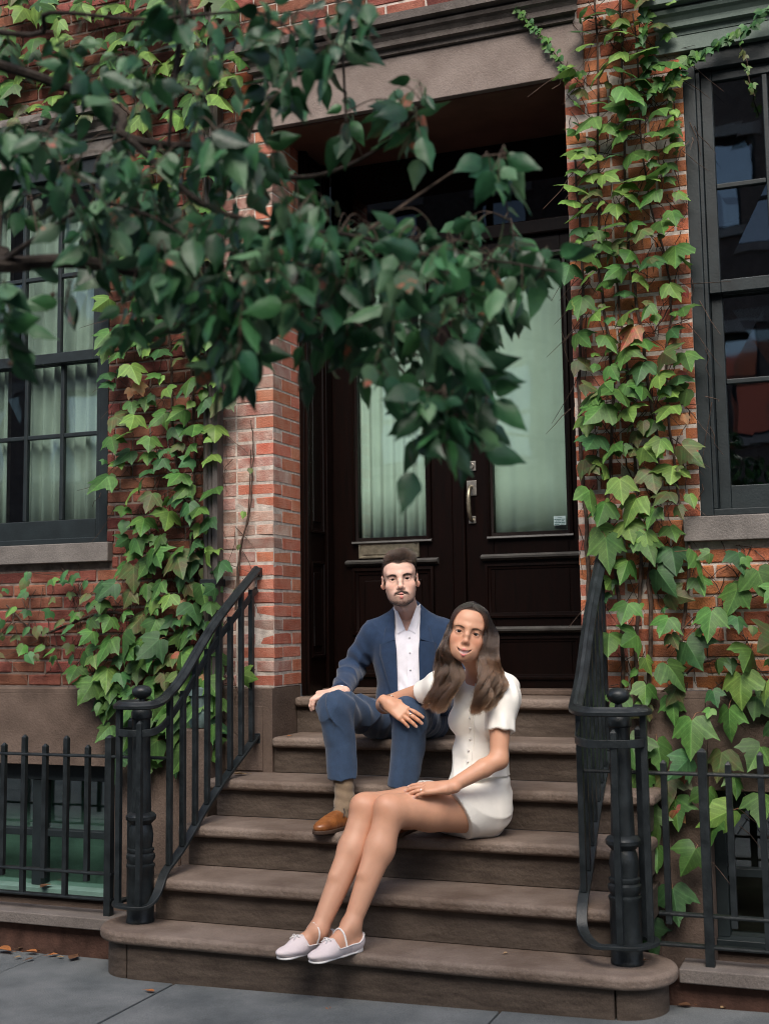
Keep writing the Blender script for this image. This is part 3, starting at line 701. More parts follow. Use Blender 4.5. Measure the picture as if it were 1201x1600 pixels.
def ivy_leaf(seed, m, lobes=3):
    r = random.Random(seed)
    if lobes == 3:
        O = [(0,-.02),(.1,.1),(.24,.14),(.37,.07),(.45,-.05),(.52,-.2),(.6,-.42),(.46,-.385),(.35,-.44),(.27,-.40),(.255,-.53),(.19,-.65),(.1,-.79),(0,-.97)]
    else:
        O = [(0,-.02),(.08,.08),(.2,.1),(.31,.04),(.38,-.08),(.41,-.22),(.42,-.36),(.36,-.44),(.32,-.5),(.27,-.56),(.22,-.64),(.15,-.74),(.08,-.83),(0,-.97)]
    A, B_, C_ = (.26,-.15), (0,-.38), (.07,-.63)
    fold = r.uniform(.15, .55); curl = r.uniform(.1, .5); v = []; f = []
    def P(x, z):
        y = fold*abs(x)*.55+.35*x*x*curl*2+curl*.45*(z+.2)**2+.03*math.sin(9*x+seed)*abs(x)+.02*math.sin(7*z+seed*2)
        return (x, y, z)
    for s in (1, -1):
        q = [(s*(x*(1+r.uniform(-.1, .1)))+(0 if x == 0 else r.uniform(-.02, .02)), z+(0 if x == 0 else r.uniform(-.025, .025))) for x, z in O]
        n = len(v); v += [P(*p) for p in q]; ia = len(v); a = P(s*A[0], A[1]); v.append((a[0], a[1]-.012, a[2]))
        b = P(*B_); v.append((b[0], b[1]+.012, b[2])); c = P(s*C_[0], C_[1]); v.append(c)
        t = [(n+k, n+k+1, ia) for k in range(9)]+[(n+9, ia+1, ia), (ia+1, n, ia), (n+9, ia+2, ia+1)]+[(n+k, n+k+1, ia+2) for k in range(9, 13)]+[(n+13, ia+1, ia+2)]
        f += t if s < 0 else [tuple(reversed(x)) for x in t]
    mb = MB().add(v, f, 0)
    L = r.uniform(.35, .75); ky = r.uniform(.25, .5)
    mb.tube([(0, 0, -.02), (r.uniform(-.06, .06), ky*.3, L*.25), (r.uniform(-.2, .2), ky, L*.45)], .011, 3, mi=1)
    me = mb.mesh('leaf', [m, PETI], smooth=True)
    uvl = me.uv_layers.new(name='leaf'); co = np.array([(q[0], q[2]) for q in mb.v]); li = np.empty(len(me.loops), int); me.loops.foreach_get('vertex_index', li); uvl.data.foreach_set('uv', co[li].astype(np.float32).ravel())
    return me
IVY = {k: [ivy_leaf(i*7+j, m) for i in range(10)] for j, (k, m) in enumerate((('g', IV_G), ('y', IV_Y), ('d', IV_D), ('r', IV_R), ('o', IV_O), ('b', IV_B)))}
SMALL = {k: [ivy_leaf(90+i*5+j, m, 1 if i % 2 else 3) for i in range(4)] for j, (k, m) in enumerate((('g', IV_G), ('y', IV_Y), ('d', IV_D), ('b', IV_B)))}

def scatter(region, n, dmin, r):
    """poisson-like points in a polygon of the wall (X, Z)"""
    xs_ = [p[0] for p in region]; zs_ = [p[1] for p in region]; out_ = []
    def inside(x, z):
        c = False; j = len(region)-1
        for i in range(len(region)):
            (xi, zi), (xj, zj) = region[i], region[j]
            if (zi > z) != (zj > z) and x < (xj-xi)*(z-zi)/(zj-zi)+xi: c = not c
            j = i
        return c
    tries = 0
    while len(out_) < n and tries < n*60:
        tries += 1; x, z = r.uniform(min(xs_), max(xs_)), r.uniform(min(zs_), max(zs_))
        if inside(x, z) and all((x-a)**2+(z-b)**2 > dmin*dmin for a, b in out_): out_.append((x, z))
    return out_
def vine(name, label, stems, regions, strands, seed):
    r = random.Random(seed); V = empty(name, (stems[0][0][0], -.03, stems[0][0][1])); tag(V, label, 'ivy', 'ivy plants on the house fronts')
    for k, pts in enumerate(stems):
        P = spline([(x+r.uniform(-.012, .012), -.012-r.uniform(0, .02), z) for x, z in pts], 6)
        P = [p+np.array([r.uniform(-.006, .006), r.uniform(-.006, .003), 0]) for p in P]
        r0 = r.uniform(.008, .0125) if k < 5 else r.uniform(.003, .006)
        under(MB().tube(P, [r0*(1-.6*i/len(P)) for i in range(len(P))], 7).build('stem', STEM, smooth=True), V)
    tw = MB()                                            # fine dead tendrils against the brick: too fine to pick apart
    lv = []
    for reg, n, dmin, smin, smax, tilt, kinds, small in regions:
        pts = scatter(reg, n, dmin, r)
        for x, z in pts:
            s = r.uniform(smin, smax); kd = r.choice(kinds)
            me = r.choice((SMALL if small and kd in SMALL else IVY)[kd])
            a = R_(r.uniform(*tilt)); lv.append((me, (x, -r.uniform(.035, .11)-.2*s, z), (-a, R_(r.gauss(0, 24)), R_(r.gauss(8, 26))), s))
        zx = [p for p in reg]
        for _ in range(int(n*1.3)):
            x, z = r.choice(pts) if pts else reg[0]
            p0 = np.array([x+r.uniform(-.1, .1), -.012, z+r.uniform(-.1, .1)]); ang = r.uniform(-2.4, -.7) if r.random() < .7 else r.uniform(-3, 0)
            L = r.uniform(.06, .26); P = [p0+np.array([math.cos(ang)*L*t+r.uniform(-.012, .012), -r.uniform(0, .035)*t, math.sin(ang)*L*t]) for t in (0, .3, .6, 1)]
            tw.tube(P, [.0025, .0022, .0018, .001], 3)
    for pts, n, smin, smax, kinds in strands:
        P = spline(pts, 10); L = len(P)
        under(MB().tube(P, .0028, 5).build('runner', STEM, smooth=True), V)
        for k in range(n):
            p = P[min(L-1, int((k+.5)/n*L))]; s = r.uniform(smin, smax)
            lv.append((r.choice(SMALL[r.choice(kinds)]), (p[0]+r.uniform(-.018, .018), p[1]-.012-r.uniform(0, .02), p[2]+r.uniform(-.012, .02)), (-R_(r.uniform(5, 45)), R_(r.gauss(0, 40)), R_(r.gauss(0, 30))), s))
    o = under(tw.build('tendrils', STEM), V); o['kind'] = 'stuff'
    lv.sort(key=lambda q: -q[3])
    for me, loc, rot, s in lv[:300]:
        under(place('leaf', me, None, loc, rot, (s*r.uniform(.8, 1.12), s*r.uniform(.7, 1.6), s*r.uniform(.85, 1.15))), V)
    rest = lv[300:]
    if rest:
        byk = {}
        for me, loc, rot, s in rest:
            Mx = Matrix.Translation(loc) @ Euler(rot).to_matrix().to_4x4() @ Matrix.Scale(s, 4)
            b = byk.setdefault(me.materials[0].name, MB())
            for q in me.polygons: pass
            b.add([Mx @ v_.co for v_ in me.vertices], [tuple(q.vertices) for q in me.polygons], 0)
        for k, b in byk.items():
            o = under(b.build('leaf_mass', bpy.data.materials[k], smooth=True, angle=180), V); o['kind'] = 'stuff'
    return V
KR = 'gggyyygdgb'
vine('boston_ivy', 'leafy ivy climbing the orange brick between door and window',
     [[(1.78, 0.0), (1.79, .6), (1.83, 1.2), (1.86, 1.75), (1.90, 2.1), (1.87, 2.6), (1.82, 3.1), (1.80, 3.7), (1.8, 4.5)],
      [(1.86, 0.0), (1.88, .7), (1.95, 1.3), (2.01, 1.72), (1.97, 2.0), (1.95, 2.5), (1.98, 2.9), (1.9, 3.4), (1.86, 4.2)],
      [(1.71, 0.0), (1.70, .8), (1.72, 1.4), (1.66, 1.9), (1.72, 2.5), (1.66, 3.0), (1.68, 3.6), (1.7, 4.4)],
      [(1.83, .0), (1.8, .5), (1.77, 1.1), (1.8, 1.7), (1.78, 2.4), (1.74, 3.0)],
      [(1.57, 1.12), (1.565, 1.5), (1.575, 1.9), (1.56, 2.4), (1.58, 3.0), (1.56, 3.6)],
      [(1.9, 1.3), (2.05, 1.45), (2.25, 1.5), (2.5, 1.62), (2.8, 1.66)],
      [(1.86, 1.1), (2.1, 1.25), (2.35, 1.2), (2.7, 1.35)], [(1.8, 2.0), (1.72, 2.2), (1.62, 2.35)], [(1.9, 2.7), (2.0, 2.85), (2.03, 3.1)], [(1.82, 3.2), (1.68, 3.35), (1.56, 3.4)]],
     [([(1.56, 3.1), (2.03, 3.1), (2.06, 4.05), (1.9, 4.35), (1.66, 4.35), (1.58, 4.1)], 70, .065, .085, .15, (38, 72), KR, False),
      ([(1.56, 2.45), (2.04, 2.45), (2.06, 3.1), (1.55, 3.1)], 33, .08, .09, .15, (30, 62), KR, False),
      ([(1.60, 1.8), (1.98, 1.8), (2.05, 2.45), (1.57, 2.45)], 30, .085, .10, .16, (22, 55), KR+'b', False),
      ([(1.68, 1.08), (2.75, 1.1), (2.75, 1.72), (2.1, 1.73), (1.98, 1.8), (1.66, 1.8)], 44, .105, .075, .18, (8, 42), 'gggggydbgd', False),
      ([(1.78, .62), (2.3, .62), (2.55, 1.1), (1.70, 1.1)], 22, .11, .12, .175, (0, 35), 'gggddbgyg', False),
      ([(1.76, .12), (2.05, .12), (2.12, .62), (1.78, .62)], 6, .13, .12, .17, (0, 30), 'ggdgg', False),
      ([(1.56, 1.9), (2.04, 1.9), (2.05, 4.2), (1.56, 4.2)], 75, .03, .035, .075, (10, 60), 'gydbyb', True),
      ([(1.62, 1.0), (2.6, 1.0), (2.6, 1.72), (1.6, 1.8)], 30, .05, .04, .08, (10, 50), 'gdbg', True),
      ([(1.82, 2.7), (1.9, 2.62), (1.94, 2.7), (1.86, 2.8)], 1, .02, .13, .14, (20, 40), 'r', False),
      ([(1.86, .5), (1.95, .5), (1.98, .85), (1.84, .85)], 2, .1, .07, .1, (0, 20), 'or', False),
      ([(1.99, 2.2), (2.05, 2.2), (2.05, 3.0), (1.99, 3.0)], 4, .1, .05, .09, (0, 40), 'oor', False)],
     [([(1.34, -.06, 4.3), (1.40, -.03, 4.22), (1.46, -.025, 4.13), (1.52, -.025, 4.03), (1.565, -.02, 3.93)], 46, .026, .042, 'gdg'),
      ([(1.95, -.06, 3.80), (2.03, -.05, 3.84), (2.12, -.05, 3.92), (2.24, -.05, 3.965), (2.36, -.07, 4.0), (2.5, -.1, 4.07), (2.7, -.1, 4.1)], 66, .03, .07, 'gddg'),
      ([(2.33, -.06, 3.95), (2.36, -.07, 3.86), (2.365, -.06, 3.78), (2.385, -.06, 3.70)], 11, .02, .04, 'gbb'),
      ([(2.02, -.05, 3.84), (2.035, -.03, 3.72), (2.03, -.03, 3.58)], 16, .028, .05, 'gdy'),
      ([(1.96, -.09, 4.26), (1.90, -.08, 4.1), (1.93, -.07, 3.95), (1.9, -.06, 3.85)], 16, .05, .09, 'dgd')], 11)
KL = 'ggggydgdb'
vine('boston_ivy', 'green ivy hanging over dark red brick beside the curtained window',
     [[(-.52, 0.2), (-.5, .9), (-.47, 1.5), (-.44, 2.2), (-.46, 2.9), (-.5, 3.6), (-.55, 4.6)], [(-.44, .2), (-.42, 1.0), (-.4, 1.7), (-.55, 2.3), (-.6, 3.0), (-.7, 3.8), (-.9, 4.6)],
      [(-.4, 1.2), (-.38, 2.0), (-.36, 3.0), (-.4, 4.4)], [(-.5, 1.3), (-.75, 1.45), (-1.0, 1.5), (-1.35, 1.4), (-1.6, 1.55)], [(-.6, 3.9), (-1.0, 4.3), (-1.6, 4.5)],
      [(-.2, 1.5), (-.17, 1.8), (-.13, 2.0), (-.115, 2.3), (-.12, 2.45)], [(-.45, 1.4), (-.7, 1.2), (-.9, 1.3)], [(-.55, 4.2), (-.3, 4.35), (-.1, 4.5)]],
     [([(-.85, 1.85), (-.28, 1.75), (-.2, 2.5), (-.3, 3.0), (-.4, 3.25), (-.95, 3.2), (-.92, 2.5)], 80, .065, .085, .16, (25, 62), KL+'yy', False),
      ([(-1.1, 1.25), (-.9, 1.0), (-.5, .95), (-.3, 1.1), (-.25, 1.85), (-.85, 1.8)], 72, .07, .09, .165, (10, 50), KL, False),
      ([(-.9, .78), (-.5, .75), (-.3, .85), (-.3, 1.1), (-.9, 1.1)], 20, .08, .11, .16, (5, 35), 'ggdd', False),
      ([(-1.95, 4.22), (-1.0, 4.2), (-.35, 3.95), (-.12, 4.3), (-.2, 4.75), (-1.5, 5.05), (-1.95, 5.0)], 110, .07, .10, .17, (5, 45), KL+'yyyy', False),
      ([(-.9, 3.2), (-.35, 3.1), (-.25, 3.9), (-.6, 4.0), (-.9, 3.9)], 40, .075, .09, .15, (35, 68), KL, False),
      ([(-1.65, 1.3), (-1.1, 1.25), (-.9, 1.5), (-1.0, 1.72), (-1.6, 1.72)], 44, .045, .04, .085, (10, 50), 'gdbd', True),
      ([(-1.1, 1.0), (-.3, .9), (-.25, 3.2), (-.9, 3.2)], 50, .05, .04, .08, (10, 55), 'gdyd', True),
      ([(-.62, 1.5), (-.4, 1.5), (-.4, 1.62), (-.62, 1.62)], 1, .1, .12, .13, (10, 20), 'o', False),
      ([(-.5, 1.1), (-.3, 1.1), (-.3, 1.3), (-.5, 1.3)], 3, .06, .07, .1, (0, 30), 'oor', False),
      ([(-.9, 2.5), (-.7, 2.5), (-.7, 2.8), (-.9, 2.8)], 2, .06, .06, .08, (0, 30), 'oo', False),
      ([(-.3, .9), (-.1, .9), (-.1, 1.25), (-.3, 1.25)], 4, .07, .09, .12, (0, 30), 'gy', False)],
     [([(-.2, -.02, 1.5), (-.17, -.02, 1.8), (-.13, -.02, 2.0), (-.115, -.02, 2.3)], 4, .03, .05, 'by')], 23)

# ================================================================ STREET TREE REACHING INTO THE PICTURE
BARK = mat('tree_bark', (.035, .028, .023), .9, .2, var=.5, scale=22, bump=.006, bscale=60, streak=(1, 1, .4))
TW = mat('tree_twig', (.075, .052, .038), .8, .25, var=.4, scale=40)
TL = [mat('tree_leaf_a', (.010, .046, .018), .4, .4, col2=(.018, .07, .028), scale=30, rand=.45, trans=.12, bump=.001, bscale=90),  # near-black green stands in for the shadow among the leaves
      mat('tree_leaf_b', (.026, .1, .036), .42, .4, col2=(.045, .14, .05), scale=30, rand=.4, trans=.2, bump=.001, bscale=90),
      mat('tree_leaf_c', (.07, .16, .075), .45, .4, col2=(.1, .2, .1), scale=30, rand=.25, trans=.25, bump=.001, bscale=90),
      mat('tree_leaf_spotted', (.05, .1, .05), .45, .4, col2=(.38, .11, .06), scale=26, rand=.2, trans=.2)]
_e = [n for n in TL[3].node_tree.nodes if n.type == 'VALTORGB'][0].color_ramp.elements; _e[0].position, _e[1].position = .54, .62
def tree_leaf(seed, m):
    r = random.Random(seed); f_ = r.uniform(.12, .42); c_ = r.uniform(-.1, .55); tw_ = r.uniform(-.5, .5)
    W = [(0, .02), (.08, .17), (.2, .25), (.34, .265), (.5, .225), (.66, .15), (.8, .075), (.9, .035), (1.0, .0)]
    v = []; fa = []
    for i, (t, wd) in enumerate(W):
        wd *= r.uniform(.9, 1.1)
        for s in (-1, -.5, 0, .5, 1):
            x = s*wd; y = f_*abs(x)+c_*t*t*.5+tw_*x*t+.02*math.sin(13*t+seed)*abs(s)
            v.append((x, y, -t))
    for i in range(len(W)-1):
        for k in range(4): a = i*5+k; fa.append((a, a+1, a+6, a+5))
    mb = MB().add(v, fa, 0); mb.tube([(0, .0, .01), (0, .03, .16), (.02, .08, .34)], .012, 3, mi=1)
    return mb.mesh('leaf', [m, TW], smooth=True)
TLM = [tree_leaf(40+i, TL[i % 8 % 4 if i % 8 < 3 else (0 if i % 8 < 6 else 1)]) for i in range(16)]+[tree_leaf(90, TL[3])]
def tree():
    r = random.Random(5)
    at = lambda u, v, d: CAM+pix(u, v)*d
    base = np.array([-1.05, -4.35, 0.0])
    T = empty('street_tree', base); tag(T, 'dark leafy branch of a street tree hanging in front of the door', 'tree')
    fork1 = np.array([-.72, -4.2, 2.15]); fork2 = np.array([-.6, -4.05, 3.2])
    trunk = spline([base+(0, 0, -.15), base+(.05, .02, .8), fork1+(-.12, -.06, -.4), fork1+(-.05, 0, .3), fork2, fork2+(.2, .1, 1.2), fork2+(.3, .3, 2.6)], 6)
    under(MB().tube(trunk, [.11*(1-.75*i/len(trunk))*(1.35 if i < 2 else 1) for i in range(len(trunk))], 12).build('trunk', BARK, smooth=True), T)
    limbs = [([fork1, at(-120, 395, 2.95), at(0, 413, 2.85), at(110, 408, 2.8), at(230, 428, 2.8), at(330, 455, 2.85), at(430, 470, 2.9), at(530, 488, 2.9), at(600, 545, 2.85), at(650, 610, 2.8)], .03, .0025),
             ([fork2+(.2, .1, .9), at(300, -260, 3.0), at(292, -60, 2.9), at(284, 40, 2.85), at(270, 150, 2.8), at(262, 260, 2.8)], .02, .003),
             ([fork2, at(60, 120, 3.0), at(200, 215, 2.95), at(360, 235, 2.95), at(440, 275, 2.95), at(520, 268, 2.95), at(600, 225, 2.9), at(660, 160, 2.85)], .018, .002),
             ([at(200, 215, 2.95), at(320, 320, 2.85), at(450, 355, 2.8), at(560, 370, 2.8), at(680, 400, 2.8), at(790, 410, 2.75), at(870, 425, 2.7)], .009, .002),
             ([fork2+(.2, .1, .9), at(420, -180, 3.1), at(520, -20, 3.0), at(535, 90, 2.95), at(540, 190, 2.95)], .012, .002),
             ([at(0, 413, 2.85), at(60, 370, 2.75), at(150, 320, 2.7), at(240, 340, 2.65), at(330, 400, 2.6)], .008, .002),
             ([at(-120, 395, 2.95), at(-40, 420, 2.7), at(10, 470, 2.65), at(25, 540, 2.6)], .006, .002),
             ([fork2, at(-60, 40, 2.9), at(80, 20, 2.8), at(220, 30, 2.8), at(400, 20, 2.85), at(470, 60, 2.85)], .01, .002),
             ([at(560, 370, 2.8), at(660, 300, 2.85), at(740, 250, 2.85), at(790, 240, 2.85)], .004, .0015)]
    nodes = []
    for pts, r0, r1 in limbs:
        P = spline(pts, 7); n = len(P)
        under(MB().tube(P, [r0+(r1-r0)*min(1, (i/n)**.6) for i in range(n)], 8).build('limb', BARK if r0 > .007 else TW, smooth=True), T)
        nodes += P[n//5:]
    clus = [([(0, 180), (120, 195), (200, 185), (330, 180), (420, 215), (470, 330), (480, 470), (430, 545), (370, 570), (330, 530), (280, 500), (200, 450), (140, 400), (60, 320), (0, 310)], 104, (2.45, 3.3)),
            ([(430, 265), (560, 330), (640, 355), (740, 340), (820, 345), (868, 400), (866, 440), (800, 475), (740, 530), (700, 590), (640, 580), (560, 560), (480, 540), (440, 480)], 92, (2.45, 3.2)),
            ([(595, 560), (775, 555), (755, 640), (735, 675), (700, 655), (640, 690), (620, 640)], 20, (2.45, 2.8)),
            ([(0, 0), (480, 0), (580, 50), (550, 90), (470, 130), (430, 170), (300, 150), (0, 165)], 24, (2.5, 3.3)),
            ([(530, 190), (690, 100), (690, 190), (600, 250), (540, 255)], 7, (2.8, 3.0)), ([(745, 215), (800, 225), (790, 270), (745, 280)], 3, (2.7, 2.9)),
            ([(370, 0), (610, 0), (605, 110), (525, 190), (400, 150)], 16, (2.6, 3.1)), ([(0, 430), (28, 440), (30, 530), (0, 550)], 5, (2.5, 2.7)), ([(300, 440), (440, 440), (400, 580), (330, 560)], 14, (2.5, 2.9)), ([(60, 440), (150, 430), (230, 470), (180, 500)], 3, (2.6, 2.8))]
    leaves = []; twigs = MB()
    for poly, n, (d0, d1) in clus:
        for u, v in scatter([(a, b) for a, b in poly], n, 13, r):
            d = r.uniform(d0, d1); tip = at(u, v, d)
            i = min(range(len(nodes)), key=lambda k: np.sum((nodes[k]-tip)**2)+r.uniform(0, .01)); a = nodes[i]
            m1 = a*.45+tip*.55+np.array([0, 0, .012+r.uniform(0, .015)])
            P = spline([a, m1, tip, tip+(tip-m1)*.35+np.array([0, 0, -.04])], 5)
            twigs.tube(P, [.0019*(1-.6*k/len(P)) for k in range(len(P))], 4); nodes.append(tip)
            nl = r.randint(4, 7)
            for k in range(nl):
                t = .45+.55*(k+r.random())/nl; p = P[min(len(P)-1, int(t*(len(P)-1)))]
                s = r.uniform(.045, .098)
                # hanging, turned any way round, most showing some of their face to the street
                rot = (R_(r.gauss(-18, 30)), R_(r.gauss(0, 38)), R_(r.gauss(20, 55)))
                off = Euler(rot).to_matrix() @ Vector((0, .08, .34))*s
                leaves.append((r.choice(TLM), np.array(p)-np.array(off)*1.0, rot, s))
    o = under(twigs.build('twigs', TW), T); o['kind'] = 'stuff'
    vis = []; rest = []
    for q in leaves:
        u, v, d = to_px(q[1]); (vis if -20 < u < 1220 and -20 < v < 1620 else rest).append((d/q[3], q))
    vis.sort(key=lambda q: q[0])
    for _, (me, loc, rot, s) in vis[:300]: under(place('leaf', me, None, loc, rot, (s, s, s)), T)
    byk = {}
    for _, (me, loc, rot, s) in vis[300:]+rest:
        Mx = Matrix.Translation(loc) @ Euler(rot).to_matrix().to_4x4() @ Matrix.Scale(s, 4); b = byk.setdefault(me.materials[0].name, MB())
        b.add([Mx @ q.co for q in me.vertices], [tuple(q.vertices) for q in me.polygons], 0)
    for k, b in byk.items(): o = under(b.build('foliage', bpy.data.materials[k], smooth=True, angle=180), T); o['kind'] = 'stuff'
    # small fruits on thin stalks
    fr = MB()
    for _ in range(26):
        me, loc, rot, s = r.choice(leaves); c = np.array(loc)+np.array([r.uniform(-.03, .03), r.uniform(-.03, .03), -.03])
        fr.tube([c+(0, 0, .03), c+(.003, 0, .006)], .0007, 3); fr.lathe([(.001, c[2]+.006), (.005, c[2]+.003), (.006, c[2]), (.004, c[2]-.005), (.001, c[2]-.006)], c[0], c[1], 8)
    o = under(fr.build('fruit', TW, smooth=True), T); o['kind'] = 'stuff'
    return T
tree()

# ================================================================ PEOPLE: smooth bodies from blended volumes
V3 = lambda *a: np.array(a, float)
def nrm(v): v = np.asarray(v, float); return v/np.linalg.norm(v)
def smin(a, b, k):
    h = np.maximum(k-np.abs(a-b), 0)/k
    return np.minimum(a, b)-h*h*k*.25
def smax(a, b, k): return -smin(-a, -b, k)
def cone(P, a, b, ra, rb):
    a = np.asarray(a, float); ba = np.asarray(b, float)-a
    t = np.clip(((P-a)@ba)/(ba@ba), 0, 1)
    return np.linalg.norm(P-a-t[:, None]*ba, axis=1)-(ra+(rb-ra)*t)
def chain(P, pts, rs, k=.0):
    d = None
    for i in range(len(pts)-1):
        e = cone(P, pts[i], pts[i+1], rs[i], rs[i+1]); d = e if d is None else (smin(d, e, k) if k else np.minimum(d, e))
    return d
def ell(P, c, r, A=None):
    q = P-np.asarray(c, float)
    if A is not None: q = q@A
    r = np.asarray(r, float); k0 = np.linalg.norm(q/r, axis=1); k1 = np.linalg.norm(q/(r*r), axis=1)+1e-9
    return k0*(k0-1)/k1
def plane(P, p, n): return (P-np.asarray(p, float))@nrm(n)
_wr = np.random.RandomState(3); _WD = _wr.randn(24, 3); _WD /= np.linalg.norm(_WD, axis=1)[:, None]; _WP = _wr.rand(24)*6.28
def wob(P, f, seed=0, n=5):
    s = 0
    for i in range(n): s = s+np.sin(P@_WD[(i+seed*3) % 24]*f*(1+.35*i)+_WP[(i*2+seed) % 24])/(1+.5*i)
    return s/2.2
class Fr:
    """local frame: x = picture right, y = away from the viewer, z = up (columns of A)"""
    def __init__(s, o, fwd, up, sc=1.0):
        f = nrm(fwd); u = np.asarray(up, float); u = nrm(u-f*(u@f)); s.o = np.asarray(o, float); s.A = np.stack([np.cross(-f, u)*1.0, -f, u], 1); s.sc = sc
    def loc(s, P): return ((P-s.o)@s.A)/s.sc
    def w(s, p): return s.o+s.A@(np.asarray(p, float)*s.sc)
def nets(fn, lo, hi, h, newton=1):
    lo = np.asarray(lo, float); hi = np.asarray(hi, float); B = 4
    nb = np.ceil((hi-lo)/(h*B)).astype(int); n = nb*B+1
    cb = np.stack(np.meshgrid(*[lo[i]+(np.arange(nb[i])+.5)*h*B for i in range(3)], indexing='ij'), -1).reshape(-1, 3)
    def ev(P):
        o_ = np.empty(len(P))
        for i in range(0, len(P), 200000): o_[i:i+200000] = fn(P[i:i+200000])
        return o_
    dc = ev(cb).reshape(nb); act = np.abs(dc) < h*B*1.55
    D = np.repeat(np.repeat(np.repeat(np.where(dc > 0, 1., -1.), B, 0), B, 1), B, 2); D = np.pad(D, ((0, 1),)*3, mode='edge')
    pm = np.zeros(n, bool); idx = np.argwhere(act)
    for dx in range(B+1):
        for dy in range(B+1):
            for dz in range(B+1): pm[idx[:, 0]*B+dx, idx[:, 1]*B+dy, idx[:, 2]*B+dz] = True
    pi = np.argwhere(pm); D[pm] = ev(lo+pi*h)
    s = D < 0
    c = [D[i:n[0]-1+i, j:n[1]-1+j, k:n[2]-1+k] for i in (0, 1) for j in (0, 1) for k in (0, 1)]
    sc = sum((q < 0).astype(np.int8) for q in c); cells = np.argwhere((sc > 0) & (sc < 8))
    cv = np.stack([q[tuple(cells.T)] for q in c], 1); cp = np.array([(i, j, k) for i in (0, 1) for j in (0, 1) for k in (0, 1)], float)
    acc = np.zeros((len(cells), 3)); cnt = np.zeros(len(cells))
    for a in range(8):
        for b in range(a+1, 8):
            if np.abs(cp[a]-cp[b]).sum() != 1: continue
            m = (cv[:, a] < 0) != (cv[:, b] < 0); t = cv[m, a]/(cv[m, a]-cv[m, b]); acc[m] += cp[a]+t[:, None]*(cp[b]-cp[a]); cnt[m] += 1
    V = lo+h*(cells+acc/cnt[:, None]); vid = -np.ones(np.array(n)-1, int); vid[tuple(cells.T)] = np.arange(len(cells))
    Q = []
    for ax in range(3):
        e = [slice(None)]*3; f = [slice(None)]*3; e[ax] = slice(0, -1); f[ax] = slice(1, None)
        A_, B_ = s[tuple(e)], s[tuple(f)]; E = np.argwhere(A_ != B_); o1, o2 = [(1, 2), (2, 0), (0, 1)][ax]
        ok = (E[:, o1] > 0) & (E[:, o2] > 0) & (E[:, o1] < n[o1]-1) & (E[:, o2] < n[o2]-1); E = E[ok]
        flip = A_[tuple(E.T)]
        def off(d1, d2): q = E.copy(); q[:, o1] -= d1; q[:, o2] -= d2; return vid[tuple(q.T)]
        q = np.stack([off(1, 1), off(0, 1), off(0, 0), off(1, 0)], 1); q[~flip] = q[~flip][:, ::-1]
        Q.append(q[(q >= 0).all(1)])
    Q = np.concatenate(Q)
    for _ in range(newton):
        e = h*.25; d0 = ev(V); g = np.stack([ev(V+np.eye(3)[i]*e)-d0 for i in range(3)], 1)/e
        st = (d0/np.maximum((g*g).sum(1), .2))[:, None]*g; L = np.linalg.norm(st, axis=1); st *= np.minimum(1, h*.7/np.maximum(L, 1e-9))[:, None]; V = V-st
    return V, Q
def merge(parts):
    V, Q, n = [], [], 0
    for v, q in parts: V.append(v); Q.append(q+n); n += len(v)
    return np.concatenate(V), np.concatenate(Q)
def npmesh(name, V, Q, mats, parent=None, col=None, mi=None):
    me = bpy.data.meshes.new(name); me.vertices.add(len(V)); me.vertices.foreach_set('co', V.astype(np.float32).ravel())
    me.loops.add(len(Q)*4); me.loops.foreach_set('vertex_index', Q.astype(np.int32).ravel()); me.polygons.add(len(Q))
    me.polygons.foreach_set('loop_start', np.arange(0, len(Q)*4, 4, dtype=np.int32)); me.polygons.foreach_set('loop_total', np.full(len(Q), 4, np.int32)) if bpy.app.version < (4, 1) else None
    me.update(calc_edges=True); me.validate()
    for m in (mats if isinstance(mats, list) else [mats]): me.materials.append(m)
    if mi is not None: me.polygons.foreach_set('material_index', mi.astype(np.int32))
    me.polygons.foreach_set('use_smooth', np.ones(len(me.polygons), bool))
    if col is not None:
        a = me.color_attributes.new('Col', 'FLOAT_COLOR', 'POINT'); a.data.foreach_set('color', np.concatenate([col, np.ones((len(col), 1))], 1).astype(np.float32).ravel())
    o = place(name, me)
    if parent is not None: under(o, parent)
    return o
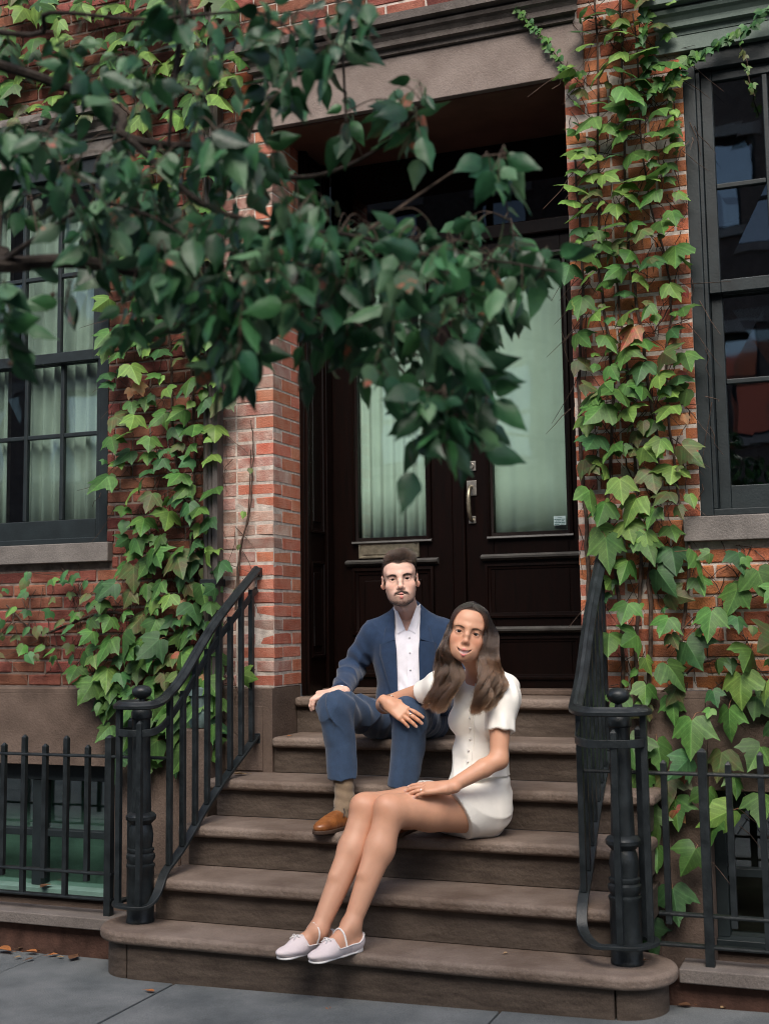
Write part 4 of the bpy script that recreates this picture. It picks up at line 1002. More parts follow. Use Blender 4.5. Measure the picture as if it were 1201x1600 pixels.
def drape(fn, fr, poly_rows, lift, y0=-.4, y1=.1, thick=.003):
    """lay a thin sheet on a body: rows of (x, z) in the frame are dropped on to the front surface"""
    rows = len(poly_rows); cols = len(poly_rows[0]); P = np.array([p for r in poly_rows for p in r], float)
    lo = np.full(len(P), y0); hi = np.full(len(P), y1)
    def pt(y): return fr.o+(np.stack([P[:, 0], y, P[:, 1]], 1)*fr.sc)@fr.A.T
    ys = np.linspace(y0, y1, 60); hit = np.full(len(P), np.nan)
    prev = fn(pt(lo))
    for k in range(1, 60):
        cur = fn(pt(np.full(len(P), ys[k]))); m = np.isnan(hit) & (prev > 0) & (cur <= 0)
        hit[m] = ys[k-1]+(ys[k]-ys[k-1])*(prev[m]/(prev[m]-cur[m])); prev = cur
    hit = np.where(np.isnan(hit), np.nanmedian(hit), hit)
    l = np.asarray(lift, float); l = np.full(len(P), l) if l.ndim == 0 else np.array([q for r in lift for q in r])
    F_ = pt(hit-l); Bk = pt(hit-l+thick); v = list(map(tuple, F_))+list(map(tuple, Bk)); f = []; N = len(P)
    for i in range(rows-1):
        for j in range(cols-1):
            a = i*cols+j; f.append((a, a+1, a+cols+1, a+cols)); f.append((N+a+cols, N+a+cols+1, N+a+1, N+a))
    for j in range(cols-1):
        f.append((j+1, j, N+j, N+j+1)); a = (rows-1)*cols+j; f.append((a, a+1, N+a+1, N+a))
    for i in range(rows-1):
        a = i*cols; f.append((a, a+cols, N+a+cols, N+a)); a = i*cols+cols-1; f.append((a+cols, a, N+a, N+a+cols))
    return v, f
def grid_rows(left, right, n):
    """rows between two edge polylines given as equal-length lists of (x, z)"""
    return [[(a[0]+(b[0]-a[0])*k/n, a[1]+(b[1]-a[1])*k/n) for k in range(n+1)] for a, b in zip(left, right)]

def sm(x, a, b): t = np.clip((x-a)/(b-a), 0, 1); return t*t*(3-2*t)

# ---------------------------------------------------------------- head
class Head:
    def __init__(s, fr, woman, nb):
        s.fr = fr; s.wm = woman; s.nb = fr.loc(np.asarray(nb, float)[None])[0]
    def d(s, P):
        p = s.fr.loc(P); w = s.wm; x = np.abs(p[:, 0]); q = p.copy(); q[:, 0] = x       # mirrored half
        jw = .86 if w else .97
        d = ell(q, (0, .014, .034), (.069 if w else .076, .096, .079))
        d = smin(d, ell(q, (0, -.03, -.025), (.0575 if w else .0585, .064, .085)), .03)
        d = smin(d, ell(q, (0, -.045, .045), (.058, .048, .05)), .04)                     # forehead
        d = smin(d, cone(q, (.056*jw if w else .047, .012, -.055), (.030*jw if w else .025, -.066, -.093 if not w else -.086), .018 if w else .017, .0155), .03)
        d = smin(d, ell(q, (0, -.078, -.100 if not w else -.097), (.024 if not w else .020, .019, .0185 if not w else .017)), .022)      # chin
        d = smin(d, ell(q, (.0405 if w else .043, -.066, -.03), (.020, .0165, .017) if w else (.021, .018, .018)), .028)                  # cheek, lifted by the smile
        d = smin(d, ell(q, (.034, -.043, -.058), (.022, .034, .034)), .03)                # cheek flesh over the jaw
        d = smin(d, cone(q, (.006, -.093, .020), (.044, -.077, .022), .008, .009), .018)   # brow
        # eye sockets and lids
        d = smax(d, -ell(q, (.0315, -.1025, -.001), (.0175, .013, .011)), .013)
        eye = np.array([.0315, -.0785, -.002]); r0 = np.linalg.norm(q-eye, axis=1)
        op = (.0060 if w else .0056); zc = -.001+.0016*((q[:, 0]-.0315)/.013)**2*(-1)
        slit = np.maximum(np.abs(q[:, 2]-eye[2]-zc)-op*np.sqrt(np.clip(1-((q[:, 0]-.0315)/.0142)**2, 0, 1)), np.abs(q[:, 0]-.0315)-.0142)
        slit = np.maximum(slit, q[:, 1]+.082)
        d = smin(d, smax(r0-.0138, -slit, .0012), .008)
        s.slit = slit
        # nose
        d = smin(d, chain(q, [(0, -.091, .014), (0, -.103, -.012), (0, -.1085 if not w else -.105, -.032)], [.008, .0088, .0105 if not w else .0092], .006), .015)
        d = smin(d, ell(q, (0, -.1085 if not w else -.105, -.0355), (.0100 if not w else .0092, .0105, .009)), .008)
        d = smin(d, ell(q, (.0112 if not w else .0088, -.0985, -.0405), (.0068 if not w else .006, .0095, .0068)), .006)
        d = smax(d, -ell(q, (.0062, -.1015, -.0505), (.0028, .0045, .003)), .003)
        # mouth
        d = smin(d, ell(q, (0, -.082, -.07), (.032, .022, .024)), .02)
        zu = (-.0720 if w else -.0705)+(.0115 if w else .0095)*(x/.03)**2; zl = (-.0845 if w else -.0735)+(.0225 if w else .0118)*(x/.03)**2
        xm = .0305 if w else .030
        lip = np.minimum(cone(q, (0, -.1015, -.0670), (xm*.95 if w else xm*.88, -.088, -.0600 if w else -.0622), .0052, .0008), cone(q, (0, -.0995, -.0875 if w else -.0815), (xm*.95 if w else xm*.88, -.087, -.0615 if w else -.0655), .0066, .0008))
        d = smin(d, lip, .006)
        s.lip = lip
        cav = np.maximum.reduce([p[:, 2]-zu, zl-p[:, 2], x-xm*(.94 if w else .86), p[:, 1]+.078])
        d = smax(d, -cav, .0025)
        # smile folds
        
        # ears
        if True:
            ea = ell(q, (.0765 if not w else .072, .016, -.012), (.0085, .021, .033), np.array(Euler((R_(-14), 0, R_(28))).to_matrix()))
            ea = smax(ea, -ell(q, (.0862 if not w else .082, .008, -.008), (.009, .011, .02)), .005); d = smin(d, ea, .008)
        # neck
        nb = s.nb; r1, r2 = (.048, .050) if w else (.052, .053)
        nk = cone(p, (0, .022, -.05), nb, r1, r2)
        if not w: nk = smin(nk, cone(p, (.0, -.024, -.125), nb*.35+V3(0, -.024, -.125)*.65+V3(0, -.006, 0), .011, .012), .03)
        return smin(d, nk, .03)*s.fr.sc
    def colour(s, V, skin, lipc, browc, hairc):
        p = s.fr.loc(V); x = np.abs(p[:, 0]); y, z = p[:, 1], p[:, 2]; w = s.wm
        c = np.tile(np.array(skin), (len(V), 1))
        def mix(col, m): c[:] = c*(1-m[:, None])+np.array(col)*m[:, None]
        front = sm(-y, .02, .05)
        # cheeks, nose and ears a little ruddier
        ck = np.exp(-(((x-.043)/.02)**2+((z+.032)/.02)**2))*front; mix(np.array(skin)*np.array([1.05, .78, .74]), ck*(.55 if w else .35))
        ns = np.exp(-((x/.014)**2+((z+.041)/.013)**2))*sm(-y, .095, .105); mix(np.array(skin)*np.array([1.06, .82, .78]), ns*.4)
        mix(np.array(skin)*np.array([1.05, .72, .66]), sm(x, .074, .08)*sm(-np.abs(z+.012), -.05, -.03)*.45)
        mix(np.array(skin)*np.array([.86, .75, .72]), np.exp(-(((x-.0315)/.02)**2+((z+.001)/.013)**2))*front*(.25 if w else .3))
        s.d(V); lip = s.lip; slit = s.slit
        if not w:                                          # stubble, moustache
            n = .5+.5*wob(p, 900, 4, 4)
            jaw = sm(-(z), .052, .075)*sm(-y, -.035, .0)*sm(z, -.135, -.105)*(1-np.exp(-(((x)/.034)**2+((z+.062)/.014)**2))*sm(-y, .085, .09)*.0)
            jaw = jaw*(1-sm(x, .0, .045)*sm(z, -.07, -.05)); mix(browc, np.clip(jaw*(.12+.16*n), 0, .35))
            edge = sm(-z, .088, .104)*sm(-y, .0, .05)*sm(z, -.132, -.118); mix(browc, edge*(.2+.2*n))
            mst = np.exp(-((z-(-.0588+.0*x)-(-.006)*(x/.026)**2)/.0058)**2)*sm(-x, -.036, -.026)*sm(-y, .078, .088)*sm(y, -.1075, -.102); mix(browc, np.clip(mst*(.85+.25*n), 0, .96))
        lm = sm(-lip, -.0036, -.0004)*sm(-y, .07, .08); mix(lipc, lm)
        # brows
        bz = (.0182 if w else .0172)-.0068*((x-.034)/.022)**2
        bw = .0034*(1-.5*sm(x, .03, .055)) if w else .0047*(1-.4*sm(x, .035, .056))
        br = sm(-np.abs(z-bz)/bw, -1.25, -.55)*sm(x, .011, .018)*sm(-x, -.058, -.048)*front; mix(browc, br*(.85 if w else .93))
        # lash line
        ls = sm(-np.abs(slit), -.0022, -.0003)*sm(-np.abs(x-.0315), -.018, -.015)*np.where(z > -.003, 1., .35 if w else .2)*sm(-np.abs(z), -.016, -.01)*front; mix((.012, .008, .007), ls*(1. if w else .7))
        
        # inside of the mouth
        mi_ = sm(y, -.094, -.088)*sm(-np.abs(z+.073), -.015, -.011)*sm(-x, -.03, -.027)*front; mix((.26, .06, .055), mi_)
        if hairc is not None:
            hm = s.scalp(p); mix(hairc, hm)
        return c
    def scalp(s, p):
        """1 where hair grows"""
        x, y, z = np.abs(p[:, 0]), p[:, 1], p[:, 2]
        if s.wm:
            hl = np.interp(y, [-.11, -.08, -.06, -.03, 0, .03, .1], [.085, .085, .072, .035, -.01, -.04, -.08])
            return sm(z-hl, -.004, .004)
        hl = np.interp(y, [-.12, -.085, -.065, -.045, -.03, -.012, -.006, .02, .04, .1], [.074, .074, .064, .05, .022, .012, -.035, -.02, -.06, -.075])
        hl = hl+np.where(y < -.05, -.006*np.exp(-(x/.02)**2)+.0, 0)
        side = sm(z-hl, -.004, .003)
        ear = (x > .070) & (np.abs(y-.018) < .03) & (z < .026) & (z > -.055)
        return np.where(ear, 0, side)
def skin_mat(name, rough=.45, sss=.12):
    m = bpy.data.materials.new(name); m.use_nodes = True; n = m.node_tree.nodes; l = m.node_tree.links; p = n['Principled BSDF']
    a = n.new('ShaderNodeAttribute'); a.attribute_name = 'Col'; p.inputs['Roughness'].default_value = rough; p.inputs['Specular IOR Level'].default_value = .4
    p.inputs['Subsurface Weight'].default_value = sss; p.inputs['Subsurface Radius'].default_value = (1, .35, .2); p.inputs['Subsurface Scale'].default_value = .008
    g = n.new('ShaderNodeNewGeometry'); t = n.new('ShaderNodeTexNoise'); t.inputs['Scale'].default_value = 38; t.inputs['Detail'].default_value = 5; l.new(g.outputs['Position'], t.inputs[0])
    mr = n.new('ShaderNodeMapRange'); l.new(t.outputs[0], mr.inputs[0]); mr.inputs[1].default_value = .3; mr.inputs[2].default_value = .7; mr.inputs[3].default_value = .97; mr.inputs[4].default_value = 1.03
    mx = n.new('ShaderNodeMix'); mx.data_type = 'RGBA'; mx.blend_type = 'MULTIPLY'; mx.inputs[0].default_value = 1; l.new(a.outputs[0], mx.inputs[6]); l.new(mr.outputs[0], mx.inputs[7]); l.new(mx.outputs[2], p.inputs['Base Color'])
    t2 = n.new('ShaderNodeTexNoise'); t2.inputs['Scale'].default_value = 600; l.new(g.outputs['Position'], t2.inputs[0]); b = n.new('ShaderNodeBump'); b.inputs['Distance'].default_value = .0002; l.new(t2.outputs[0], b.inputs['Height']); l.new(b.outputs[0], p.inputs['Normal'])
    return m
SKIN = skin_mat('skin'); EYEM = skin_mat('eye_surface', .08, 0.0); TOOTH = mat('tooth_enamel', (.9, .87, .82), .25, .5)
def eyes(parent, hd):
    fr = hd.fr
    for sx in (-1, 1):
        n, m = 24, 16; v = []; f = []; c = []
        for i in range(m+1):
            th = math.pi*i/m
            for j in range(n):
                ph = 2*math.pi*j/n; v.append(fr.w((sx*.0315+.0122*math.sin(th)*math.cos(ph), -.0785-.0122*math.cos(th), -.002+.0122*math.sin(th)*math.sin(ph))))
                a = th; c.append((.006, .005, .005) if a < .22 else ((.028, .014, .008) if a < .54 else ((.015, .01, .008) if a < .59 else (.72, .66, .63))))
        for i in range(m):
            for j in range(n): f.append((i*n+j, (i+1)*n+j, (i+1)*n+(j+1) % n, i*n+(j+1) % n))
        npmesh('eye', np.array(v), np.array(f), EYEM, parent, np.array(c))
# ---------------------------------------------------------------- hand
def hand_sdf(wrist, d, n, thumb_side, sc, curls, spread, lens=1.0, thumb=(.55, .75, -.25), fore=None):
    """returns f(P) and finger tips; d = towards the fingers, n = out of the back of the hand, thumb_side +1/-1 along d x n"""
    d = nrm(d); n = nrm(np.asarray(n, float)-d*(np.asarray(n, float)@d)); t = np.cross(d, n)*thumb_side; w = np.asarray(wrist, float)
    W = lambda a, b, c: w+(d*a+t*b+n*c)*sc
    fing = []
    for k, (b, a, L, r) in enumerate(((.030, .088, .074, .0088), (.0095, .093, .083, .0090), (-.0115, .089, .077, .0086), (-.031, .080, .060, .0076))):
        base = W(a, b, -.002); dirn = nrm(d+t*spread*(.03+b)*9); pts = [W(a-.03, b*.85, -.002), base]; rr = [r*1.25, r*1.12]
        ang = 0; cur = base
        for j, (fr_, cc) in enumerate(zip((.45, .31, .24), curls[k])):
            ang += R_(cc); v = dirn*math.cos(ang)-n*math.sin(ang); cur = cur+v*L*fr_*sc*lens; pts.append(cur); rr.append(r*(1.02, .93, .78)[j])
        fing.append((pts, [q*sc for q in rr]))
    tb = [W(.012, .018, -.006), W(.040, .040, -.012)]; v = nrm(d*thumb[0]+t*thumb[1]+n*thumb[2]); tb.append(tb[-1]+v*.034*sc); v2 = nrm(v+d*.35-t*.25); tb.append(tb[-1]+v2*.027*sc)
    def f(P):
        e = chain(P, [W(-.02, 0, 0), W(.03, .004, 0), W(.07, .004, .0)], [.026*sc, .0255*sc, .022*sc])
        # flatten: palm from capsules side by side
        pl = None
        for b in (-.026, -.009, .009, .026):
            q = cone(P, W(.012, b*.75, 0), W(.084, b*1.1, -.001), .0155*sc, .0125*sc); pl = q if pl is None else smin(pl, q, .014*sc)
        pl = smin(pl, cone(P, W(-.03, 0, 0), W(.02, 0, 0), .0235*sc, .0215*sc), .02*sc)
        for pts, rr in fing: pl = smin(pl, chain(P, pts, rr, .002), .0055*sc)
        pl = smin(pl, chain(P, tb, [.017*sc, .0135*sc, .0105*sc, .0085*sc], .004), .014*sc)
        return pl
    return f, [q[0][-1] for q in fing]+[tb[-1]], W, fing
# ---------------------------------------------------------------- strands of hair
def hair_mat(name, c0, c1, rough=.32):
    m = bpy.data.materials.new(name); m.use_nodes = True; n = m.node_tree.nodes; l = m.node_tree.links; n.remove(n['Principled BSDF'])
    h = n.new('ShaderNodeBsdfHairPrincipled'); h.parametrization = 'COLOR'; h.inputs['Roughness'].default_value = rough; h.inputs['Radial Roughness'].default_value = .45
    ci = n.new('ShaderNodeHairInfo'); rp = n.new('ShaderNodeValToRGB'); rp.color_ramp.elements[0].color = (*c0, 1); rp.color_ramp.elements[1].color = (*c1, 1)
    rp.color_ramp.elements[0].position = .25; rp.color_ramp.elements[1].position = .95
    hs = n.new('ShaderNodeHueSaturation'); mr = n.new('ShaderNodeMapRange'); l.new(ci.outputs['Random'], mr.inputs[0]); mr.inputs[3].default_value = .6; mr.inputs[4].default_value = 1.5
    l.new(ci.outputs['Intercept'], rp.inputs[0]); l.new(rp.outputs[0], hs.inputs['Color']); l.new(mr.outputs[0], hs.inputs['Value']); l.new(hs.outputs[0], h.inputs['Color'])
    l.new(h.outputs[0], n['Material Output'].inputs[0]); return m
def strands(name, S_, radius, m, parent):
    """S_: array (strands, points, 3)"""
    hc = bpy.data.hair_curves.new(name); ns, npt = S_.shape[:2]; hc.add_curves([npt]*ns)
    hc.attributes['position'].data.foreach_set('vector', S_.reshape(-1).astype(np.float32))
    ra = hc.attributes.get('radius') or hc.attributes.new('radius', 'FLOAT', 'POINT')
    t = np.linspace(0, 1, npt); ra.data.foreach_set('value', np.tile(radius*(1-.75*t**2), ns).astype(np.float32))
    hc.materials.append(m); o = place(name, hc); under(o, parent); return o
def normals(V, Q):
    n = np.cross(V[Q[:, 2]]-V[Q[:, 0]], V[Q[:, 3]]-V[Q[:, 1]]); N = np.zeros_like(V)
    for k in range(4): np.add.at(N, Q[:, k], n)
    return N/np.maximum(np.linalg.norm(N, axis=1), 1e-12)[:, None]

# ================================================================ THE COUPLE ON THE STEPS
def J(u, v, y): d = pix(u, v); return CAM+d*((y-CAM[1])/d[1])
def fabric(name, col, rough=.8, var=.12, bump=.0006, bs=900, sheen=.2, spec=.2, rand=0, fine=.1):
    m = mat(name, col, rough, spec, var=var, scale=26, bump=bump, bscale=bs, fine=fine); p = m.node_tree.nodes['Principled BSDF']
    p.inputs['Sheen Weight'].default_value = sheen; p.inputs['Sheen Roughness'].default_value = .5; return m
NAVY = fabric('navy_wool', (.017, .037, .082)); TROU = fabric('blue_grey_wool', (.028, .052, .098)); SHIRT = fabric('white_cotton', (.84, .82, .88), .7, .04, .0002, 600, sheen=.05, fine=.02)
SOCK = fabric('taupe_knit', (.2, .145, .095), .9, .1); SATIN = fabric('ivory_satin', (.9, .87, .8), .34, .03, .00015, 300, .1, .5, fine=.0)
TAN = mat('tan_leather_shoe', (.3, .11, .032), .32, .5, col2=(.15, .05, .016), scale=14, bump=.0006, bscale=120); SOLE = mat('shoe_sole', (.05, .028, .018), .7); LACE = mat('shoe_lace', (.03, .028, .03), .8)
PINKM = mat('blush_mesh', (.72, .63, .63), .7, .3, var=.05, scale=300, bump=.0006, bscale=700); WHITEL = mat('white_leather', (.78, .76, .74), .5, .4)
SILV = mat('silver', (.8, .78, .76), .18, .5, metal=1.0); BTN = mat('pearl_button', (.7, .68, .66), .3, .5)
def bead(c, r, name, parent): return under(MB().lathe([(r*math.sin(a), c[2]-r*math.cos(a)) for a in np.linspace(.15, 2.99, 7)], c[0], c[1], 10).build(name, BTN, smooth=True), parent)
tocam = lambda p: nrm(CAM-p)
def limb_cut(P, pts, rs, cut_p, cut_n, k=.0):
    return np.maximum(chain(P, pts, rs, k), plane(P, cut_p, cut_n))
def bend_folds(P, c, axis, rad, amp, n=38.0):
    q = P-c; r = np.exp(-(q*q).sum(1)/(rad*rad)); return amp*r*np.sin((q@nrm(axis))*n*2*math.pi/ (1.0)+1.3*np.sin(q[:, 0]*40))
def ridge(P, f, seed, sharp=3): return (1-np.abs(wob(P, f, seed, 3)))**sharp
def box_of(*pts, pad=.1): a = np.array(pts); return a.min(0)-pad, a.max(0)+pad

def man():
    PR = empty('person', (.66, .1, .8835)); tag(PR, 'man in a navy blazer and white shirt seated on the upper step', 'person')
    sc = 1.06
    hc = J(624.5, 904, -.03); fw = tocam(hc)+V3(0, 0, .0); img_r = nrm(np.cross(-fw, V3(0, 0, 1)))
    M0 = V3(.665, .115, .975); N = J(633, 951, .012)
    T = Fr(M0, V3(.28, -.96, 0), N-M0, 1.0); L = np.linalg.norm(N-M0)
    H = Head(Fr(hc, fw, V3(0, 0, 1)+img_r*(-.075), 1.055), False, T.w((0, .036, L-.03)))
    shR, shL = T.w((-.168, .015, .398)), T.w((.172, .015, .392))
    elR, wrR = J(549, 1047, .085), J(533, 1082, -.235); elL, wrL = J(712, 1060, .13), J(690, 1105, -.08)
    hipR, hipL = T.w((-.09, .0, -.02)), T.w((.09, 0, -.02))
    knR, knL = J(524, 1108, -.385), J(641, 1114, -.40); anR, anL = J(538, 1252, -.405), J(634, 1256, -.43)
    heR, heL = J(535, 1214, -.40), J(628, 1226, -.42)
    # hand on the knee
    hR, tips, W, fg = hand_sdf(J(529, 1082, -.262), V3(-.50, -.42, -.05), V3(-.28, -.42, .86), 1, 1.04, [(18, 48, 28), (24, 50, 30), (30, 50, 30), (36, 48, 30)], .25, thumb=(.7, .5, -.45))
    if np.cross(nrm(V3(-.5, -.42, -.05)), V3(-.28, -.42, .86))@V3(1, -.2, 0) < 0:
        hR, tips, W, fg = hand_sdf(J(529, 1082, -.262), V3(-.50, -.42, -.05), V3(-.28, -.42, .86), -1, 1.04, [(18, 48, 28), (24, 50, 30), (30, 50, 30), (36, 48, 30)], .25, thumb=(.7, .5, -.45))
    def torso(P, g=0.0, hips=True):
        q = T.loc(P)
        d = ell(q, (0, .005, .31), (.168+g, .112+g, .165+g)); d = smin(d, cone(q, (-.15, .015, .398), (.15, .015, .398), .058+g, .058+g), .06)
        d = smin(d, cone(q, (0, .025, L-.03), (-.12, .018, .425), .052+g, .045+g), .04); d = smin(d, cone(q, (0, .025, L-.03), (.12, .018, .42), .052+g, .045+g), .04)
        d = smin(d, ell(q, (0, .0, .13), (.15+g, .112+g, .18+g)), .06)
        return smin(d, ell(q, (0, .005, .01), (.165+g, .125+g, .1+g)), .05) if hips else d
    def blazer(P):
        d = torso(P, .008)+.002*wob(P, 30, 1)-.005*ridge(P*V3(1, 1, .5), 17, 3, 5)
        q = T.loc(P); d = d+.004*np.sin(q[:, 2]*34+q[:, 0]*30)*np.exp(-((q[:, 2]-.14)/.08)**2)*sm(np.abs(q[:, 0]), .07, .13)
        ax = elR-shR
        sR = limb_cut(P, [shR, elR, wrR], [.066, .057, .046], wrR, wrR-elR, .03)+bend_folds(P, elR, ax, .12, .009, 15)+.003*wob(P, 48, 2)-.008*ridge(P*V3(1, 1, .6), 26, 5, 5)
        sL = limb_cut(P, [shL, elL, wrL], [.066, .06, .046], wrL, wrL-elL, .03)+.004*wob(P, 45, 2)
        d = smin(smin(d, sR, .028), sL, .028)
        op = np.maximum(np.abs(q[:, 0]-.004)-(.052+.012*sm(q[:, 2], .3, .45)), q[:, 1]+.0); op = np.maximum(op, -(q[:, 2]+.2))
        d = smax(d, -op, .006)
        return np.maximum(d, -(q[:, 2]+.045))
    def shirt(P):
        q = T.loc(P); d = torso(P, -.004, True)+.003*wob(P, 38, 4)+.002*np.sin(q[:, 2]*70+5*np.sin(q[:, 0]*25))*sm(-q[:, 2], -.3, -.1)
        d = np.maximum(d, np.abs(q[:, 0])-.1)
        nk = cone(q, (0, .014, L-.05), (0, -.002, L+.02), .068, .064); nk = np.maximum(nk, (q[:, 2]-(L+.012+.35*q[:, 1])))
        d = smin(d, nk, .012)
        # open V at the throat
        v = np.maximum(np.abs(q[:, 0])-.004-.46*np.maximum(q[:, 2]-(L-.115), 0), -(q[:, 2]-(L-.115))); v = np.maximum(v, q[:, 1]-.03)
        return smax(d, -v, .004)
    def trousers(P):
        q = T.loc(P); d = ell(q, (0, .005, -.0), (.162, .125, .098))
        for hp, kn, he, an in ((hipR, knR, heR, anR), (hipL, knL, heL, anL)):
            th = cone(P, hp, kn, .09, .073); hn = he+nrm(he-kn)*.03
            shn = limb_cut(P, [kn, kn*.5+hn*.5+V3(0, .012, 0), hn], [.072, .068, .063], he, V3(.02, .10, -1))
            lg = smin(th, shn, .03)+bend_folds(P, kn+V3(0, .08, -.01), V3(.25, .9, .5), .14, .0085, 13)+bend_folds(P, hp+V3(0, -.1, .03), V3(.7, .9, 0), .13, .008, 13)+.002*wob(P, 36, 5)-.009*ridge(P*V3(1, .8, 1), 24, 7, 5)*sm(P[:, 2], .9, 1.0)-.006*ridge(P*V3(1, .8, .35), 30, 1, 5)
            # pressed crease down the shin
            qx = (P-kn)@nrm(np.cross(he-kn, V3(.3, -.95, 0))); fr_ = (P-kn)@nrm(V3(.3, -.95, 0))
            lg = lg-.0045*np.exp(-(qx/.012)**2)*sm(fr_, .03, .06)*sm(-(P[:, 2]-kn[2]), .0, .06)
            d = smin(d, lg, .03)
        return d
    parts = []
    hb = box_of(H.fr.w((0, 0, .13)), H.fr.w((0, 0, -.27)), H.fr.w((.1, -.14, 0)), H.fr.w((-.1, .13, 0)), H.fr.w((0, -.15, 0)), H.fr.w((-.1, -.1, 0)), H.fr.w((.1, .12, 0)), pad=.02)
    hv, hq = nets(H.d, hb[0], hb[1], .0024)
    parts.append((hv, hq)); lo, hi = box_of(wrR, *tips, pad=.035); fore = lambda P: smin(hR(P), cone(P, wrR+nrm(elR-wrR)*.05, J(529, 1082, -.262), .031, .026), .02)
    hdv, hdq = nets(fore, lo, hi+.03, .0022); parts.append((hdv, hdq))
    def inner(P):
        d = torso(P, -.025)
        for a in ([shR, elR, wrR], [shL, elL, wrL]): d = smin(d, chain(P, a, [.05, .04, .028]), .03)
        for a in ([hipR, knR, anR], [hipL, knL, anL]): d = smin(d, chain(P, a, [.06, .04, .022]), .03)
        return d
    lo, hi = box_of(shR, shL, elR, elL, knR, knL, anR, anL, N, M0, pad=.1); parts.append(nets(inner, lo, hi, .016))
    V, Q = merge(parts); SK = (.73, .47, .37); col = np.tile(np.array(SK), (len(V), 1))
    col[:len(hv)] = H.colour(hv, SK, (.58, .19, .17), (.022, .013, .009), (.03, .018, .012))
    hs = slice(len(hv), len(hv)+len(hdv)); kn_ = np.zeros(len(hdv))
    for pts, rr in fg:
        for p in pts[2:4]: kn_ = np.maximum(kn_, np.exp(-((hdv-p)**2).sum(1)/.010**2))
        kn_ = np.maximum(kn_, .9*np.exp(-((hdv-pts[1])**2).sum(1)/.011**2))
    col[hs] = col[hs]*(1-kn_[:, None]*np.array([.05, .2, .22]))
    npmesh('body', V, Q, SKIN, PR, col); eyes(PR, H)
    # clothes
    lo, hi = box_of(shR, shL, elR, elL, wrR, wrL, N, M0, pad=.11); v, q = nets(blazer, lo, hi, .0045); bz = npmesh('blazer', v, q, NAVY, PR)
    lo, hi = box_of(T.w((-.12, -.14, -.06)), T.w((.12, .12, L+.06)), pad=.02); v, q = nets(shirt, lo, hi, .004); sh = npmesh('shirt', v, q, SHIRT, PR)
    lo, hi = box_of(hipR, hipL, knR, knL, anR, anL, pad=.13); v, q = nets(trousers, lo, hi, .0045); npmesh('trousers', v, q, TROU, PR)
    cuff = lambda P: np.maximum(cone(P, elR, wrR+nrm(wrR-elR)*.03, .04, .0365), np.maximum(plane(P, wrR+nrm(wrR-elR)*.014, wrR-elR), -plane(P, wrR-nrm(wrR-elR)*.03, wrR-elR)))
    lo, hi = box_of(wrR, pad=.07); v, q = nets(cuff, lo, hi, .003); npmesh('shirt_cuff', v, q, SHIRT, sh)
    # lapels, pocket and collar laid on the cloth
    tor = lambda P: torso(P, .008)
    for s in (-1, 1):
        x0 = .004; rev = [(x0+s*.05, .02), (x0+s*.052, .12), (x0+s*.054, .22), (x0+s*.056, .31), (x0+s*.06, .365)]
        out_ = [(x0+s*.056, .02), (x0+s*.085, .12), (x0+s*.113, .22), (x0+s*.136, .305), (x0+s*.134, .352)]
        vv, ff = drape(tor, T, grid_rows(rev, out_, 5), .010, thick=.006)
        MB().add(vv, ff).build('lapel', NAVY, bz, smooth=True, angle=60)
        up_ = grid_rows([(x0+s*.06, .372), (x0+s*.060, .42), (x0+s*.064, L-.015)], [(x0+s*.122, .352), (x0+s*.110, .41), (x0+s*.088, L-.02)], 4)
        vv, ff = drape(tor, T, up_, .008, thick=.006); MB().add(vv, ff).build('blazer_collar', NAVY, bz, smooth=True, angle=60)
        cp = grid_rows([(s*.008, L-.108), (s*.022, L-.07), (s*.042, L-.02), (s*.052, L+.004)], [(s*.042, L-.128), (s*.058, L-.085), (s*.066, L-.03), (s*.066, L+.0)], 4)
        shd = lambda P: np.minimum(torso(P, -.004), cone(T.loc(P), (0, .014, L-.05), (0, -.002, L+.02), .069, .065))
        vv, ff = drape(shd, T, cp, .006, thick=.003); MB().add(vv, ff).build('shirt_collar', SHIRT, sh, smooth=True, angle=60)
    shd2 = lambda P: torso(P, -.004)
    vv, ff = drape(shd2, T, grid_rows([(.0, z) for z in np.linspace(.02, L-.118, 10)], [(.03, z) for z in np.linspace(.02, L-.118, 10)], 3), .0035, thick=.002); MB().add(vv, ff).build('placket', SHIRT, sh, smooth=True, angle=60)
    for z in (.07, .15, .23, .31, .38):
        vv, ff = drape(shd2, T, [[(.011, z-.004), (.019, z-.004)], [(.011, z+.004), (.019, z+.004)]], .0055, thick=.002); bead(np.mean(vv[:4], 0), .0042, 'shirt_button', sh)
    # feet: socks and brogues
    for an, he, hl, toe in ((anR, heR, V3(.565, -.345, .541), V3(.512, -.64, .541)), (anL, heL, V3(.85, -.36, .541), V3(.83, -.66, .541))):
        f = nrm(toe-hl); F = Fr(hl, f, V3(0, 0, 1)); Ln = np.linalg.norm(toe-hl)          # local -y is towards the toe
        g = lambda y: -(y)
        sk = lambda P: smin(cone(P, he+V3(0, 0, .05), F.w((0, -.075, .10)), .047, .041), cone(P, F.w((0, -.075, .1)), F.w((0, -.12, .05)), .041, .036), .03)+.0014*np.sin(P[:, 2]*150+P[:, 0]*40)
        lo, hi = box_of(he+V3(0, 0, .05), F.w((0, -.1, .04)), pad=.06); v, q = nets(sk, lo, hi, .004); npmesh('sock', v, q, SOCK, PR)
